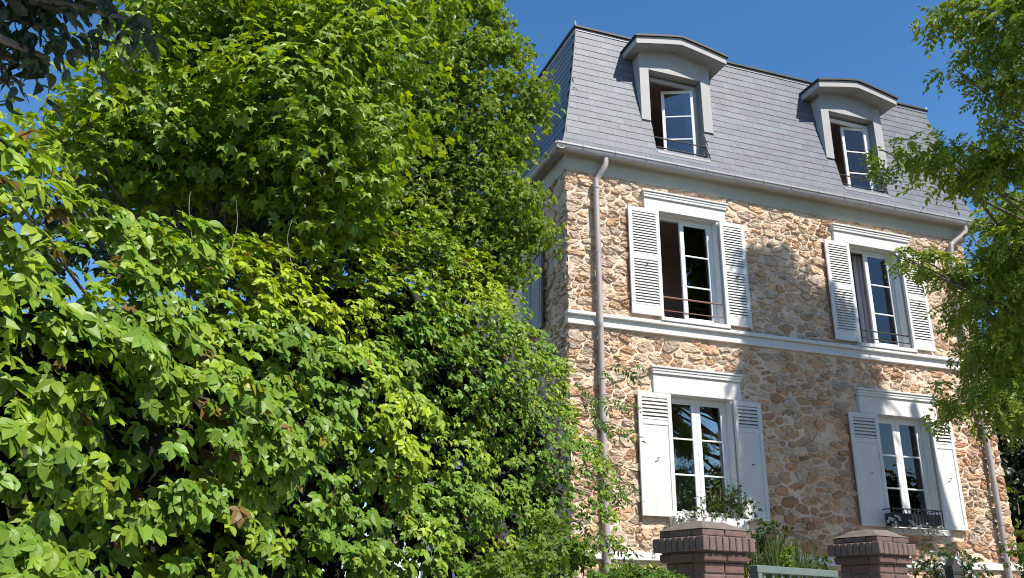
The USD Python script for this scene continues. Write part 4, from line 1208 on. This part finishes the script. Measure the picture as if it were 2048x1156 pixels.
# window box at the lower left window, with its plants
PB = np.array([2.35, -.24, 3.05])
wb = Thing('window_box', 'long pale window box on the sill of the lower left window', 'window box', (2.35, -.24, 2.86))
put(wb, 'box', join([bx(1.62, 2.95, -.33, -.32, 2.88, 3.04, .003), bx(1.62, 2.95, -.15, -.14, 2.88, 3.04, .003), bx(1.62, 1.63, -.32, -.15, 2.88, 3.04), bx(2.94, 2.95, -.32, -.15, 2.88, 3.04), bx(1.63, 2.94, -.32, -.15, 2.87, 2.885)]), M['terracotta'])
put(wb, 'soil', bx(1.632, 2.938, -.318, -.152, 2.886, 3.01), M['soil'])
put(wb, 'bracket', join([bx(x, x + .03, -.34, -.131, 2.85, 2.869) for x in (1.8, 2.75)]), M['iron'])
fl, r_ = bush('flowering_plant', 'straggly green flowering plant filling the window box before the lower left window', 'plant',
              [(np.array(p, float), R) for p, R in (((2.0, -.24, 3.15), .17), ((2.3, -.24, 3.2), .2), ((2.6, -.24, 3.28), .24), ((2.75, -.25, 3.5), .2), ((2.55, -.22, 3.6), .13), ((2.85, -.28, 3.15), .2), ((2.15, -.22, 3.35), .12), ((2.35, -.22, 3.46), .07), ((2.95, -.3, 3.35), .12))],
              SPR, (.045, .08), (.06, .10, .03), (.14, .17, .05), M['leaf_fine'], 73, 60, 3, .05, 80, .42, base=np.array([2.4, -.24, 3.0]), sname='leaf_spray')
blossoms(fl, [(np.array([2.6, -.3, 3.3]), .25), (np.array([2.2, -.3, 3.3]), .2), (np.array([2.75, -.3, 3.6]), .15)], 7, (.014, .024), [(.7, .45, .45), (.75, .62, .55)], r_)
wf, r_ = bush('white_flowers', 'cluster of white flowers spilling at the left end of the window box', 'flowers',
              [(np.array(p, float), R) for p, R in (((1.72, -.36, 3.03), .10), ((1.86, -.36, 3.05), .10), ((1.55, -.34, 2.9), .11))], SPR, (.03, .05), (.06, .09, .03), (.1, .13, .05), M['leaf_fine'], 74, 50, 3, .03, 20, .3, base=np.array([1.75, -.30, 3.0]), sname='leaf_spray')
blossoms(wf, [(np.array([1.74, -.38, 3.03]), .10), (np.array([1.88, -.38, 3.05]), .10)], 26, (.022, .036), [(.8, .8, .78)], r_)

# iron planter rail at the lower right window
ip = Thing('iron_planter', 'black iron planter rail on the sill of the lower right window', 'planter', (6.45, -.25, 3.03))
put(ip, 'frame', join([tube([(5.90, -.30, z), (7.02, -.30, z)], .012, 8) for z in (3.06, 3.34)] + [tube([(x, -.30, z), (x, -.02, z)], .010, 8) for x in (5.9, 7.02) for z in (3.06, 3.34)]), M['iron'])
for k in range(15):
    x = 5.93 + k * .0765
    put(ip, 'bar', tube([(x, -.30, 3.06), (x, -.30, 3.20), (x, -.31, 3.27), (x, -.30, 3.34)], .008, 6), M['iron'])
put(ip, 'trough', join([bx(5.93, 6.98, -.285, -.275, 3.07, 3.27), bx(5.93, 6.98, -.10, -.09, 3.07, 3.27), bx(5.93, 5.94, -.275, -.10, 3.07, 3.27), bx(6.97, 6.98, -.275, -.10, 3.07, 3.27), bx(5.94, 6.97, -.275, -.10, 3.055, 3.07)]), M['iron'])
w2, r_ = bush('pale_flowers', 'white flowers hanging below the iron planter at the lower right window', 'flowers',
              [(np.array(p, float), R) for p, R in (((6.15, -.36, 3.02), .13), ((6.5, -.36, 3.0), .13), ((6.8, -.36, 2.97), .13), ((5.85, -.36, 3.12), .10))], SPR, (.03, .05), (.07, .1, .04), (.12, .15, .06), M['leaf_fine'], 75, 40, 3, .03, 20, .3, base=np.array([6.4, -.30, 3.0]), sname='leaf_spray')
blossoms(w2, [(np.array([6.15, -.38, 3.03]), .13), (np.array([6.5, -.38, 3.0]), .13), (np.array([6.8, -.38, 2.96]), .12), (np.array([5.85, -.38, 3.12]), .10)], 18, (.024, .038), [(.8, .8, .78)], r_)

# tall grassy plant and a yellow green conifer tip between the pillars
gp_ = Thing('tall_grass', 'tall arching grassy plant behind the green gate', 'grass', hor(1560, 1100, 9.0) * [1, 1, 0])
r_ = np.random.default_rng(77)
pts = np.array([hor(x, 1200, 9.0 + dd) for x in (1515, 1530, 1545, 1560, 1590) for dd in (0, .25)])
blades(gp_, 'blades', pts, .58, .10, 300, (.14, .17, .06), M['leaf_fine'], r_, .014, .75)
bush('leafy_plant', 'leafy green plant rising between the two pillars against the stone wall', 'plant', px_clumps([(1530, 1060, 22, 9.3), (1545, 1085, 24, 9.3), (1515, 1090, 24, 9.3), (1555, 1045, 16, 9.4), (1540, 1120, 30, 9.2), (1640, 1130, 30, 9.4)]),
     SPR, (.05, .085), (.06, .10, .03), (.12, .16, .04), M['leaf_fine'], 76, 55, 3, .05, 80, .38, sname='leaf_spray')
bush('conifer_sprig', 'upright yellow green conifer tip just behind the gate', 'conifer', px_clumps([(1575, 1112, 9, 7.6), (1577, 1130, 11, 7.6), (1572, 1150, 13, 7.6), (1579, 1098, 5, 7.6)]),
     SPR, (.022, .034), (.2, .30, .04), (.32, .42, .04), M['leaf_fine'], 78, 900, 4, .012, 60, .1, sname='leaf_spray')
d1, r_ = bush('daisy_bush', 'green bush with white daisies right of the farther pillar', 'bush', px_clumps([(1868, 1118, 26, 9.6), (1895, 1140, 28, 9.6), (1930, 1130, 28, 9.6), (1860, 1150, 26, 9.6), (1915, 1105, 16, 9.7), (1955, 1160, 24, 9.5)]),
              SPR, (.05, .08), (.06, .10, .03), (.13, .17, .05), M['leaf_fine'], 79, 55, 3, .05, 80, .34, sname='leaf_spray')
blossoms(d1, px_clumps([(1870, 1125, 24, 9.5), (1900, 1135, 26, 9.5), (1935, 1140, 24, 9.5)]), 9, (.02, .034), [(.8, .8, .78)], r_)
for x, lab in ((1902, 'dark wooden post with a pointed top among the daisies'),):
    a = hor(x, 1118, 9.2)
    p_ = Thing('wooden_post', lab, 'post', (a[0], a[1], 0))
    h_ = trimesh.convex.convex_hull(np.array([(sx * .045, sy * .045, z) for sx in (-1, 1) for sy in (-1, 1) for z in (0, a[2] - .06)] + [(0, -.045, a[2]), (0, .045, a[2])]))
    put(p_, 'post', (np.array(h_.vertices) + [a[0], a[1], 0], np.array(h_.faces)), M['darkwood'])
    put(p_, 'collar', bx(a[0] - .05, a[0] + .05, a[1] - .05, a[1] + .05, a[2] - .13, a[2] - .11), M['iron'])
bush('golden_shrub', 'yellow green shrub tip at the right edge beside the stone corner', 'shrub', px_clumps([(2040, 1095, 20, 12.0), (2055, 1120, 26, 12.0), (2035, 1000, 12, 13), (2050, 985, 14, 13), (2050, 1060, 16, 12.5)]),
     SPR, (.06, .09), (.13, .19, .03), (.25, .30, .03), M['leaf_fine'], 80, 60, 3, .05, 60, .3, sname='leaf_spray')
